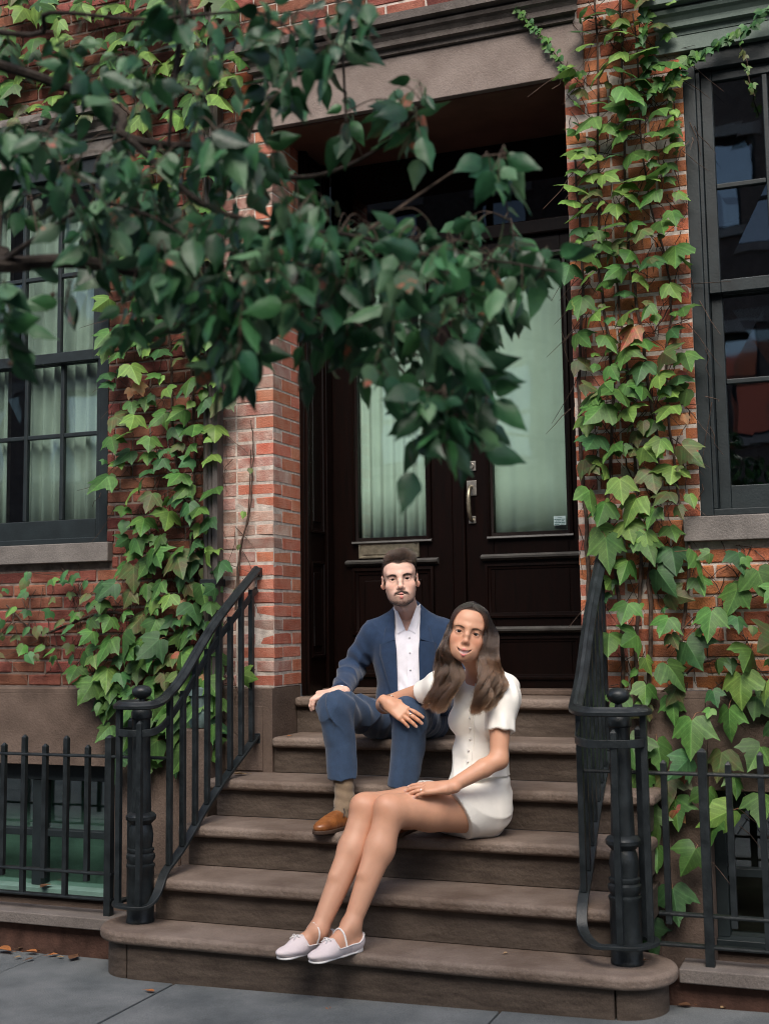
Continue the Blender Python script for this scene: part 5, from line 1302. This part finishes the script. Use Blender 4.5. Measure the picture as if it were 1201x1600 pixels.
        def upper(P):
            p = F.loc(P); k = Ln/.31; y = -p[:, 1]/k; pp = np.stack([p[:, 0], y, p[:, 2]], 1)
            d = ell(pp, (0, .055, .045), (.036, .056, .048)); d = smin(d, ell(pp, (0, .15, .034), (.0405, .1, .046)), .03); d = smin(d, ell(pp, (0, .245, .024), (.040, .064, .031)), .03)
            d = smin(d, cone(pp, (0, .07, .06), (0, .075, .092), .037, .0385), .02); d = np.maximum(d, pp[:, 2]-(.098-.28*np.maximum(y-.09, 0)-.1*np.maximum(.06-y, 0)))
            d = d-.0012*np.exp(-((y-.212)/.004)**2)
            return np.maximum(d, .012-pp[:, 2])
        def sole(P):
            p = F.loc(P); k = Ln/.31; y = -p[:, 1]/k; o2 = cone(np.stack([p[:, 0], y, 0*y], 1), (0, .045, 0), (0, .25, 0), .040, .046); o2 = smin(o2, cone(np.stack([p[:, 0], y, 0*y], 1), (0, .25, 0), (0, .285, 0), .044, .028), .02)
            return np.maximum(o2, np.abs(p[:, 2]-.007)-.0075)
        lo, hi = box_of(hl, toe, hl+V3(0, 0, .1), pad=.06); v, q = nets(upper, lo, hi, .0035); so = npmesh('shoe', v, q, TAN, PR); v, q = nets(sole, lo, hi, .0035); npmesh('sole', v, q, SOLE, so)
        la = MB()
        for k in range(4):
            y = -(.115+.021*k)*Ln/.31; z = .083-.0075*k; la.tube([F.w((-.02, y+.004, z-.010)), F.w((-.008, y, z)), F.w((.008, y, z)), F.w((.02, y+.004, z-.010))], .0026, 5)
        for s in (-1, 1): la.tube([F.w((0, -.11, .088)), F.w((s*.02, -.12, .094)), F.w((s*.036, -.135, .075)), F.w((s*.04, -.15, .055))], .002, 5)
        o = under(la.build('laces', LACE, smooth=True), so); o['kind'] = 'stuff'
    # short hair
    r = np.random.RandomState(2); N_ = normals(hv, hq); pl = H.fr.loc(hv); m = H.scalp(pl)*(np.abs(pl[:, 0]) < .0765); idx = np.where(m > .5)[0]
    area = idx[r.randint(0, len(idx), 15000)]; R0 = hv[area]+r.randn(15000, 3)*.0012; n0 = N_[area]@H.fr.A; p0 = H.fr.loc(R0); z = p0[:, 2]; A_ = H.fr.A
    topw = sm(z, .045, .095); ln = (.012+.022*topw+.006*r.rand(len(z)))*(1+.45*sm(-p0[:, 1], .02, .08)*topw)
    comb = np.stack([.45+.2*np.sin(p0[:, 1]*50)+.1*r.randn(len(z)), .35*np.ones(len(z))-.5*sm(-p0[:, 1], .05, .09), .25+.0*z], 1)*topw[:, None]+np.stack([0*z, .55+0*z, -.75+0*z], 1)*(1-topw)[:, None]
    cl = np.stack([np.sin(p0[:, 0]*210+p0[:, 1]*90), np.cos(p0[:, 1]*160+p0[:, 0]*70), .6*np.sin(p0[:, 0]*120)], 1)*.16
    S_ = []
    for t in np.linspace(0, 1, 6):
        S_.append(p0*H.fr.sc+(n0*(t*(1.05-.55*t))[..., None] if False else n0*(t*(.9-.4*t)))*ln[:, None]*(.32+.6*topw)[:, None]+comb*(t*t*.55+t*.35)*ln[:, None]+cl*(t*t)*ln[:, None]*topw[:, None])
    S_ = np.stack(S_, 1); S_ = H.fr.o+S_@A_.T
    strands('hair', S_, .00042, hair_mat('short_brown_hair', (.014, .0078, .005), (.034, .019, .012)), PR)
    # moustache and brows as short hairs
    pl2 = pl; cc = H.colour(hv, SK, (.70, .45, .36), (0, 0, 0), None); dark = 1-cc[:, 0]/SK[0]
    z_, y_, x_ = pl2[:, 2], pl2[:, 1], np.abs(pl2[:, 0]); reg = ((z_ < -.05) & (y_ < .01)) | ((z_ > .008) & (z_ < .034) & (y_ < -.06))
    reg &= (z_ < 0) | (np.random.RandomState(5).rand(len(z_)) < .35)
    w_ = np.where(reg, np.clip(dark-.2, 0, 1)**1.5, 0); w_ /= w_.sum(); pk = r.choice(len(hv), 3600, p=w_); R0 = hv[pk]+r.randn(3600, 3)*.0012; n0 = N_[pk]; br = H.fr.loc(R0)[:, 2] > 0
    dn = np.where(br[:, None], np.sign(H.fr.loc(R0)[:, :1])*H.fr.A[:, 0][None]*.9+H.fr.A[:, 2][None]*.25, -H.fr.A[:, 2][None]*.8+np.sign(H.fr.loc(R0)[:, :1])*H.fr.A[:, 0][None]*.35)+r.randn(3600, 3)*.25
    ln = np.where(br, .0065, .0042)*(.6+.8*r.rand(3600)); S_ = np.stack([R0+(n0*.45*t+dn*t*t*.8)*ln[:, None] for t in (0, .5, 1)], 1)
    strands('facial_hair', S_, .00026, hair_mat('beard_hair', (.004, .0025, .002), (.007, .004, .003), .5), PR)
    return PR
man()

def woman():
    PR = empty('person', (1.15, -.45, .5409)); tag(PR, 'long-haired woman in an ivory two-piece seated one step lower', 'person')
    hc = J(730, 988.5, -.57); fw = tocam(hc)+V3(0, 0, .02); img_r = nrm(np.cross(-fw, V3(0, 0, 1)))
    W0 = V3(1.165, -.415, .655); N = J(737, 1054, -.53)
    T = Fr(W0, V3(-.16, -.98, 0), N-W0, 1.0); L = np.linalg.norm(N-W0)
    H = Head(Fr(hc, fw, V3(0, 0, 1)+img_r*.215, 1.07), True, T.w((-.020, .044, L-.015)))
    shL, elL, wrL = J(782, 1076, -.50), J(779, 1187, -.585), J(699, 1232, -.755)
    shR, elR, wrR = J(690, 1072, -.47), J(601, 1101, -.30), J(607, 1099, -.475)
    hipL, hipR = V3(1.205, -.47, .645), V3(1.09, -.39, .645)
    knL, knR = J(609, 1266, -.86), J(572, 1264, -.85); anL, anR = V3(.845, -1.055, .285), J(497, 1455, -1.10)
    heL, toL = V3(.868, -1.0, .1893), V3(.765, -1.255, .1893); tR = V3(.628, -1.245, .1893); heR = tR-nrm((toL-heL)+V3(-.015, 0, 0))*np.linalg.norm(toL-heL)
    hipax = nrm(hipR-hipL)
    def bodice(P):
        q = T.loc(P); z = q[:, 2]
        d = ell(q, (0, .005, L*.72), (.132, .092, .13)); d = smin(d, cone(q, (-.115, .01, L-.06), (.115, .01, L-.06), .046, .046), .05)
        d = smin(d, cone(q, (0, .02, L-.01), (-.09, .012, L-.045), .045, .04), .03); d = smin(d, cone(q, (0, .02, L-.01), (.09, .012, L-.045), .045, .04), .03)
        for s in (-1, 1): d = smin(d, ell(q, (s*.06, -.062, L*.63), (.06, .056, .062)), .035)
        d = smin(d, ell(q, (0, 0, L*.42), (.112, .088, .13)), .05)
        d = smin(d, cone(q, (0, .0, L*.36), (0, .0, .06), .10, .148), .05)
        d = d-.005*ridge(P*V3(1, 1, .5), 22, 6, 5)+.003*np.sin(q[:, 0]*60+z*25)*np.exp(-((z-L*.40)/.06)**2)
        return d
    def top(P):
        q = T.loc(P); d = np.maximum(bodice(P), -(q[:, 2]-.115-.02*np.sin(q[:, 0]*14)))
        nk = np.maximum(ell(q, (0, -.03, L+.025), (.054, .095, .088)), -q[:, 1]-.5); return smax(d, -nk, .008)
    aL, aR = nrm(elL-shL), nrm(elR-shR)
    def sleeves(P):
        s1 = smin(ell(P, shL+V3(.012, 0, -.03), (.068, .07, .085)), cone(P, shL+aL*.06, shL+aL*.19, .068, .06), .04); s1 = np.maximum(s1, plane(P, shL+aL*.178, aL))
        an_ = np.arctan2((P-shL)@nrm(np.cross(aL, V3(0, 1, 0))), (P-shL)@nrm(V3(0, -1, 0))); t = (P-shL)@aL
        s1 = s1+.0035*np.sin(an_*9)*sm(-np.abs(t-.0), -.10, -.02)+.003*np.sin(an_*11+1)*sm(t, .10, .17)+.0025*wob(P, 40, 7)
        s2 = smin(ell(P, shR+V3(0, 0, 0), (.066, .066, .066)), cone(P, shR, shR+aR*.135, .06, .054), .03); s2 = np.maximum(s2, plane(P, shR+aR*.125, aR))+.003*wob(P, 50, 8)
        return np.minimum(s1, s2)
    thL, thR = nrm(knL-hipL), nrm(knR-hipR)
    A_ = J(704, 1246, -.66); B_ = J(750, 1331, -.575); hn = np.cross(B_-A_, hipax); hn = hn*np.sign(hn@thL)
    def skirt(P):
        q = T.loc(P); d = ell(P, W0+V3(-.012, .0, -.01), (.142, .135, .105))
        d = smin(d, ell(q, (0, .0, .09), (.128, .1, .1)), .05)
        for hp, kn in ((hipL, knL), (hipR, knR)): d = smin(d, cone(P, hp, hp+nrm(kn-hp)*.4, .102, .102), .04)
        d = smin(d, cone(P, (hipL+hipR)/2+V3(0, 0, -.02), (hipL+hipR)/2+thL*.25+V3(0, 0, -.025), .10, .095), .05)
        d = d-.008*ridge(P*V3(.6, .6, 1), 20, 9, 5)+.0015*wob(P, 30, 9)+.004*np.sin((P@nrm(V3(.7, -.4, 1.0)))*95+2*wob(P, 12, 2))*sm(P@nrm(V3(.6, .8, 0)), .25, .55)
        d = np.maximum(d, plane(P, A_, hn)); d = np.maximum(d, .5425-P[:, 2]-.06*sm(-(P[:, 1]), .555, .60)); return d
    # skin
    def leg(P, hp, kn, an):
        ax = nrm(an-kn); back = nrm(V3(.35, .8, -.5)); back = nrm(back-ax*(back@ax))
        d = chain(P, [hp, hp*.4+kn*.6, kn], [.095, .082, .061], .02)
        d = smin(d, cone(P, kn, kn+(an-kn)*.33+back*.014, .058, .0565), .03); d = smin(d, cone(P, kn+(an-kn)*.33+back*.012, an, .0555, .0335), .03)
        d = smin(d, ell(P, kn+V3(-.014, -.026, .016), (.038, .036, .042)), .018); d = smin(d, cone(P, kn+V3(-.012, -.035, -.05), kn+(an-kn)*.55+V3(-.012, -.03, 0), .02, .016), .03)
        return smin(d, ell(P, an+nrm(np.cross(ax, V3(0, 0, 1)))*.022, (.018, .018, .018)), .02)
    feet = []
    for he, to, an in ((heL, toL, anL), (heR, tR, anR)):
        F = Fr(he, to-he, V3(0, 0, 1)); k = np.linalg.norm(to-he)/.265
        def foot(P, F=F, k=k, an=an, g=0.0):
            p = F.loc(P); pp = np.stack([p[:, 0], -p[:, 1]/k, p[:, 2]], 1); al = F.loc(an[None])[0]; al = V3(al[0], -al[1]/k, al[2])
            d = ell(pp, (0, .042, .038), (.029+g, .038+g, .033+g)); d = smin(d, ell(pp, (0, .12, .032), (.033+g, .08+g, .03+g)), .025)
            d = smin(d, ell(pp, (.0, .20, .022), (.035+g, .062+g, .017+g)), .025); d = smin(d, cone(pp, al, (0, .165, .034), .032+g, .024+g), .03)
            d = smin(d, cone(pp, al, (0, .045, .04), .033+g, .03+g), .02); return d
        feet.append((F, k, foot, an))
    def legs(P):
        a = np.minimum(leg(P, hipL, knL, anL), leg(P, hipR, knR, anR)); b = np.minimum(smin(leg(P, hipL, knL, anL), feet[0][2](P), .02), smin(leg(P, hipR, knR, anR), feet[1][2](P), .02))
        return np.minimum(a, b)
    d1, n1 = V3(.62, -.10, -.34), V3(.15, -.80, .58)
    ts = 1 if np.cross(nrm(d1), n1)@V3(0, 0, 1) > 0 else -1
    h1, tip1, W1, fg1 = hand_sdf(wrR, d1, n1, ts, .98, [(6, 14, 10), (8, 16, 12), (10, 18, 12), (12, 20, 14)], .3, thumb=(.82, .45, -.1))
    d2, n2 = V3(-.80, -.26, -.02), V3(-.05, -.45, .89)
    ts2 = 1 if np.cross(nrm(d2), n2)@V3(0, 1, 0) > 0 else -1
    h2, tip2, W2, fg2 = hand_sdf(wrL+V3(0, 0, .004), d2, n2, ts2, .98, [(4, 10, 8), (5, 11, 9), (7, 12, 9), (9, 14, 10)], .25, thumb=(.85, .3, -.2))
    def arms(P):
        a = smin(chain(P, [shL, shL*.45+elL*.55, elL], [.047, .043, .036], .01), chain(P, [elL, elL*.7+wrL*.3, wrL], [.036, .037, .0245], .01), .02); a = smin(a, h2(P), .012)
        b = smin(chain(P, [shR, elR], [.045, .036]), chain(P, [elR, elR*.6+wrR*.4, wrR], [.037, .036, .026], .01), .02); b = smin(b, h1(P), .012)
        return np.minimum(a, b)
    parts = []
    hb = box_of(H.fr.w((0, 0, .13)), H.fr.w((0, 0, -.24)), H.fr.w((.1, -.14, 0)), H.fr.w((-.1, .13, 0)), H.fr.w((0, -.15, 0)), pad=.02)
    chest = lambda P: smin(H.d(P), smin(ell(T.loc(P), (0, .004, L*.75), (.118, .082, .125)), cone(T.loc(P), (-.1, .010, L-.055), (.1, .010, L-.055), .041, .041), .05), .05)
    hv, hq = nets(chest, np.minimum(hb[0], box_of(T.w((-.12, -.08, L*.7)), pad=.02)[0]), np.maximum(hb[1], box_of(T.w((.12, .1, L)), pad=.02)[1]), .0024); parts.append((hv, hq))
    for pts in ((shL, elL, wrL, *tip2), (shR, elR, wrR, *tip1)):
        lo, hi = box_of(*pts, pad=.06); 
        f_ = (lambda P, a=pts: arms(P)); 
        parts.append(nets((lambda P: smin(smin(chain(P, [shL, shL*.45+elL*.55, elL], [.047, .043, .036], .01), chain(P, [elL, elL*.7+wrL*.3, wrL], [.036, .037, .0245], .01), .02), h2(P), .012)) if pts[0] is shL else
                          (lambda P: smin(smin(chain(P, [shR, elR], [.045, .036]), chain(P, [elR, elR*.6+wrR*.4, wrR], [.037, .036, .026], .01), .02), h1(P), .012)), lo, hi, .0024))
    for (hp, kn, an), (F, k, ft, _) in zip(((hipL, knL, anL), (hipR, knR, anR)), feet):
        lo, hi = box_of(hp, kn, an, F.o, F.w((0, -.26*k, 0)), pad=.09); parts.append(nets(lambda P: smin(leg(P, hp, kn, an), ft(P), .02), lo, hi, .0045))
    V, Q = merge(parts); SK = (.57, .30, .19); col = np.tile(np.array(SK), (len(V), 1)); col[:len(hv)] = H.colour(hv, SK, (.56, .17, .16), (.028, .016, .011), (.03, .018, .012))
    for fg in (fg1, fg2):                                 # pale nails, warm knuckles
        for pts, rr in fg:
            t = pts[-1]; dd = ((V-t)**2).sum(1); m = np.exp(-dd/.0075**2); col = col*(1-m[:, None])+np.array((.72, .52, .46))*m[:, None]
            for p in pts[2:4]: m = .6*np.exp(-((V-p)**2).sum(1)/.009**2); col = col*(1-m[:, None]*np.array([.08, .2, .24]))
    for kn in (knL, knR): m = .5*np.exp(-((V-kn-V3(-.02, -.04, .02))**2).sum(1)/.05**2); col = col*(1-m[:, None]*np.array([.02, .12, .16]))
    npmesh('body', V, Q, SKIN, PR, col); eyes(PR, H)
    tv = []; tf = []
    for i in range(9):
        for j in range(15):
            th = R_(-75+150*j/14); ph = -.5+i/8; tv.append(H.fr.w((.0285*math.sin(th), -.0655-.0305*math.cos(th)+.012*ph*ph, -.0745+.022*ph)))
    for i in range(8):
        for j in range(14): a = i*15+j; tf.append((a, a+1, a+16, a+15))
    npmesh('teeth', np.array(tv), np.array(tf), TOOTH, PR)
    # clothes
    lo, hi = box_of(T.w((-.19, -.19, .1)), T.w((.19, .17, L+.05)), pad=.03); v, q = nets(top, lo, hi, .005); tp = npmesh('blouse', v, q, SATIN, PR)
    lo, hi = box_of(shL, shL+aL*.2, pad=.1); v, q = nets(sleeves, lo, hi, .005); npmesh('sleeve', v, q, SATIN, tp)
    lo, hi = box_of(shR, shR+aR*.15, pad=.09); hi[0] = min(hi[0], shL[0]-.12); v, q = nets(sleeves, lo, hi, .005); npmesh('sleeve', v, q, SATIN, tp)
    lo, hi = box_of(W0, hipL, hipR, knL*.6+hipL*.4, pad=.19); v, q = nets(skirt, lo, hi, .0055); npmesh('skirt', v, q, SATIN, PR)
    # button band, buttons and collar edge
    xs_ = lambda z: -.004-.004*math.sin(z*20)
    zz = np.linspace(.118, L-.045, 22); vv, ff = drape(bodice, T, grid_rows([(-.009, z) for z in zz], [(.011, z) for z in zz], 3), .0028, thick=.002); MB().add(vv, ff).build('button_band', SATIN, tp, smooth=True, angle=60)
    for z in np.linspace(.15, L-.055, 9):
        vv, ff = drape(bodice, T, [[(-.0095, z-.0055), (-.001, z-.0055)], [(-.0095, z+.0055), (-.001, z+.0055)]], .006, thick=.004); bead(np.mean(vv[:4], 0), .0052, 'blouse_button', tp)
    # flats
    for F, k, ft, an in feet:
        def shoe(P):
            p = F.loc(P); y = -p[:, 1]/k; d = ft(P, g=.0045); tl = np.interp(y, [0, .02, .05, .15, .172, .3], [.064, .06, .040, .036, .09, .12])
            d = np.maximum(d, p[:, 2]-tl); return np.maximum(d, .004-p[:, 2])
        def sl(P):
            p = F.loc(P); y = -p[:, 1]/k; pp = np.stack([p[:, 0], y, 0*y], 1); o2 = cone(pp, (0, .038, 0), (0, .12, 0), .030, .029); o2 = smin(o2, cone(pp, (0, .12, 0), (0, .222, 0), .028, .0365), .02); return np.maximum(o2, np.abs(p[:, 2]-.003-.006*(y < .055))-(.003+.006*(y < .055)))
        lo, hi = box_of(F.o, F.w((0, -.27*k, .09)), pad=.05); v, q = nets(shoe, lo, hi, .003); so = npmesh('ballet_flat', v, q, PINKM, PR); v, q = nets(sl, lo, hi, .003); npmesh('sole', v, q, WHITEL, so)
        # strap and topline piping follow the foot
        def on(x, y, z, lift=.006):
            P = np.array([F.w((x, -y*k, z))]); c = np.array([F.w((0, -y*k, .02))]); dr = P-c; dr /= np.linalg.norm(dr); a, b = 0, .12
            for _ in range(24):
                m_ = (a+b)/2
                if ft(c+dr*m_)[0] < 0: a = m_
                else: b = m_
            return (c+dr*(b+lift))[0]
        def rim(y, z, sx):
            c = F.w((0, -y*k, z)); e = F.A[:, 0]*sx; a_, b_ = 0, .08
            for _ in range(22):
                m_ = (a_+b_)/2
                if ft((c+e*m_)[None], g=.0045)[0] < 0: a_ = m_
                else: b_ = m_
            return c+e*(b_+.001)
        ys = (.02, .05, .08, .11, .14, .158); tz = (.058, .041, .0385, .0375, .037, .040)
        loop = [rim(y, z, -1) for y, z in zip(ys, tz)]+[on(x, .172-.010*abs(x)/.02, .07, .004) for x in (-.02, -.007, .007, .02)]+[rim(y, z, 1) for y, z in list(zip(ys, tz))[::-1]]+[F.w((0, .001, .062))]
        under(MB().tube(spline(loop+[loop[0]], 3), .0023, 5).build('piping', WHITEL, smooth=True), so)
        st_ = [rim(.118, .036, -1)]+[on(x, .118, z, .003) for x, z in ((-.03, .05), (-.02, .075), (0, .09), (.02, .075), (.03, .05))]+[rim(.118, .036, 1)]
        under(MB().tube(spline(st_, 3), .0036, 6).build('strap', WHITEL, smooth=True), so)
        b0 = on(0, .178, .06, .006); bw = MB()
        for s in (-1, 1):
            e = F.A[:, 0]*s; u = F.A[:, 2]; bw.tube([b0, b0+e*.012+u*.006, b0+e*.02+u*.002, b0+e*.012-u*.003, b0], .0022, 5); bw.tube([b0, b0+e*.008-F.A[:, 1]*.012, b0+e*.012-F.A[:, 1]*.02-u*.006], .0018, 5)
        under(bw.build('bow', WHITEL, smooth=True), so)
    # jewellery
    ax = nrm(wrR-elR)
    for k, (off, rr) in enumerate(((-.034, .0375), (-.022, .0355))):
        c = wrR+ax*off; e1 = nrm(np.cross(ax, V3(0, 0, 1))); e2 = np.cross(ax, e1); ring_ = [c+(e1*math.cos(a)+e2*math.sin(a))*rr for a in np.linspace(0, 2*math.pi, 25)]
        under(MB().tube(ring_, .0018, 5).build('bracelet', SILV, smooth=True), PR)
    for fg, kf in ((fg1, 1), (fg2, 2)):
        pts, rr = fg[kf]; c = pts[1]*.45+pts[2]*.55; ax = nrm(pts[2]-pts[1]); e1 = nrm(np.cross(ax, V3(0, 0, 1))); e2 = np.cross(ax, e1)
        rg = MB().tube([c+(e1*math.cos(a)+e2*math.sin(a))*(rr[2]*1.16) for a in np.linspace(0, 2*math.pi, 17)], .0014, 5); nn = nrm(tocam(c)+V3(0, 0, .5)); g = c+nn*rr[2]*1.3
        rg.lathe([(.0005, g[2]-.003), (.0036, g[2]), (.0026, g[2]+.002), (.0005, g[2]+.0025)], g[0], g[1], 8); under(rg.build('ring', SILV, smooth=True), PR)
    # long wavy hair
    r = np.random.RandomState(8); fr = H.fr; NS = 15000; NP = 26; G = []
    zt = lambda y: .034+.079*math.sqrt(max(0, 1-((y-.014)/.1)**2))
    def guides(s):
        out_ = []
        for q, y in enumerate((-.064, -.045, -.018, .015, .05, .085)):
            t = q/5; z0 = zt(y)+.008; lp = lambda a_, b_: a_+(b_-a_)*t
            sk = lambda x_, y_: .034+.079*math.sqrt(max(.02, 1-(x_/.069)**2-((y_-.014)/.096)**2))
            ox = (.035, .060, .065, .072) if s > 0 else (.011, .016, .021, .030)
            g = [(s*.002, y, z0), (s*.022, lp(-.076, .083), max(.078, sk(.03, y))+.009), (s*(.041+ox[0]*t), lp(-.073, .07), max(.05, sk(.055, lp(-.034, .07)))+.010), (s*(.0585+ox[1]*t), lp(-.064, .075), .02),
                 (s*(.0625+ox[2]*t), lp(-.068, .06), -.035), (s*(.0625+ox[3]*t), lp(-.072, .045), -.085)]
            g = [fr.w(p) for p in g]
            if s < 0: low = [J(715-29*t, 1036, -.65+.10*t), J(714-33*t, 1060, -.67+.10*t), J(699-26*t, 1086, -.675+.09*t), J(693-25*t, 1113-7*t, -.66+.08*t)]
            else: low = [J(751+30*t, 1046+6*t, -.65+.10*t), J(750+36*t, 1068+2*t, -.675+.11*t), J(743+34*t, 1092-6*t, -.685+.11*t), J(739+32*t, 1120-20*t, -.67+.11*t)]
            out_.append(np.array(spline(g+low, 4)))
        return out_
    GL = {s: guides(s) for s in (-1, 1)}; npg = len(GL[1][0]); S_ = np.zeros((NS, npg, 3)); tt = np.linspace(0, 1, npg)
    for i in range(NS):
        s = -1 if r.rand() < .5 else 1; a = r.rand()*5; k = min(4, int(a)); f = a-k
        base = GL[s][k]*(1-f)+GL[s][k+1]*f
        cl = int(a*6)+(50 if f > 2 else 0); rc = np.random.RandomState(cl+(100 if s > 0 else 0)); spread = sm(tt, .25, .75); ph = rc.rand()*6.28+r.randn()*.18; fq = 2.2+rc.rand()*1.5
        off = (rc.randn(3)*.009+r.randn(3)*.0052)*(.25+.75*spread)[:, None]*np.array([1, .8, 0.5])
        wv = np.stack([np.sin(tt*fq*6.28+ph), .45*np.sin(tt*fq*6.28+ph+1.2), 0*tt], 1)*((.013+.009*rc.rand())*sm(tt, .4, .85))[:, None]
        lift = nrm(base[6]-fr.o)*0
        S_[i] = base+off+wv
        cut = 1-.22*r.rand()**1.6; tq = tt*cut; S_[i] = np.stack([np.interp(tq, tt, S_[i][:, c]) for c in range(3)], 1)
    # volume: push strands off the skull
    k_ = int(npg*.62)
    for _ in range(2):
        P = S_[:, :k_].reshape(-1, 3); pl = fr.loc(P); dd = H.d(P)/fr.sc; c0 = np.array((0, .014, .0)); dr = pl-c0; dr[:, 2] *= .6; dr /= np.linalg.norm(dr, axis=1)[:, None]
        need = np.clip(.0045-dd, 0, .03); S_[:, :k_] = (fr.o+((pl+dr*need[:, None])*fr.sc)@fr.A.T).reshape(NS, k_, 3)
    strands('hair', S_, .0008, hair_mat('long_brown_hair', (.009, .005, .0035), (.085, .043, .023), .27), PR)
    cap = lambda P: np.maximum(ell(fr.loc(P), (0, .016, .034), (.070, .0965, .0795)), -(fr.loc(P)[:, 2]-np.interp(fr.loc(P)[:, 1], [-.11, -.03, -.015, .0, .1], [.2, .2, .06, -.06, -.08])))*fr.sc
    lo, hi = box_of(fr.w((-.1, -.1, -.1)), fr.w((.1, .12, .13)), pad=.03); v, q = nets(cap, lo, hi, .004); npmesh('hair_base', v, q, mat('hair_undertone', (.018, .010, .007), .6, .3), PR)
    return PR
woman()

# ================================================================ FALLEN LEAVES
DRY = [mat('dry_leaf_'+k, c, .8, .2, var=.35, scale=30, trans=.1) for k, c in (('brown', (.13, .065, .035)), ('orange', (.34, .13, .045)), ('tan', (.33, .22, .12)), ('green', (.05, .11, .04)))]
def fallen(u, v, z, k, s, label, seed):
    d = pix(u, v); P = CAM+d*((z-CAM[2])/d[2]); r = random.Random(seed)
    W = [(0, .03), (.15, .22), (.35, .3), (.55, .26), (.78, .14), (1, .0)]; vv = []; ff = []
    cu = r.uniform(.25, .7)
    for i, (t, w_) in enumerate(W):
        for q in (-1, -.4, .4, 1): vv.append(((t-.5)*s, q*w_*s*r.uniform(.85, 1.15), (cu*abs(q)*w_*.8+.25*cu*(t-.5)**2+.05*r.random()+.03)*s))
    for i in range(5):
        for k_ in range(3): a = i*4+k_; ff.append((a, a+1, a+5, a+4))
    mb = MB().add(vv, ff); mb.tube([(.5*s, 0, .05*s), (.75*s, .05*s, .09*s)], .012*s, 4)
    o = place('fallen_leaf', mb.mesh('fallen_leaf', DRY[k], True), None, P, (0, 0, r.uniform(0, 6.28))); tag(o, label, 'leaf', 'fallen leaves')
for i, (u, v, k, s, lab) in enumerate(((8, 1487, 1, .09, 'big orange leaf at the picture edge under the low wall'), (35, 1482, 2, .05, 'small tan leaf touching the low wall near the picture edge'), (48, 1489, 1, .06, 'orange leaf in the middle of the litter below the short fence'),
        (60, 1484, 0, .05, 'brown leaf pressed against the low wall in the litter'), (82, 1493, 1, .05, 'orange leaf at the end of the litter towards the stoop'), (46, 1500, 0, .04, 'dark brown leaf lying in the slab joint by the low wall'),
        (95, 1496, 2, .03, 'tiny tan leaf between the litter and the big curled leaf'), (116, 1497, 0, .08, 'big curled brown leaf on the pavement near the stoop end'), (28, 1496, 2, .035, 'tiny tan leaf just in front of the big orange leaf'))): fallen(u, v, .006, k, s, lab, i)
fallen(234, 1549, .006, 1, .045, 'small reddish leaf on the pavement beside the bottom step', 21)
fallen(513, 1577, .008, 1, .035, 'orange leaf on the pavement in front of the bottom step', 22)
fallen(820, 1481, .192, 3, .045, 'curled green leaf on the bottom tread', 23); fallen(789, 1490, .192, 2, .025, 'tiny yellow leaf bit on the bottom tread', 24)
fallen(376, 1211, .715, 2, .07, 'tan dry leaf on the tread behind the railing', 25); fallen(452, 1151, .886, 1, .035, 'small orange leaf at the end of the second tread', 26)
fallen(800, 1083, 1.063, 0, .10, 'long brown dry leaf at the door sill beside the woman', 27); fallen(70, 1386, .084, 0, .09, 'dark dry leaf on the basement window sill', 28)
for i, (u, v, k, s, lab) in enumerate(((1068, 1572, 0, .05, 'brown leaf on the pavement against the rounded end of the bottom step'), (1082, 1568, 1, .04, 'orange leaf next to the brown one beyond the bottom step'),
        (1104, 1566, 1, .045, 'orange leaf alone below the coping beyond the stoop'), (1130, 1575, 2, .03, 'pale leaf scrap on the pavement below the dark basement fence'))): fallen(u, v, .042, k, s, lab, 30+i)
fallen(1004, 1502, .192, 0, .05, 'dark leaf caught at the foot of the newel', 40); fallen(700, 1300, .545, 0, .02, 'tiny dark leaf scrap on the tread behind the woman', 41)
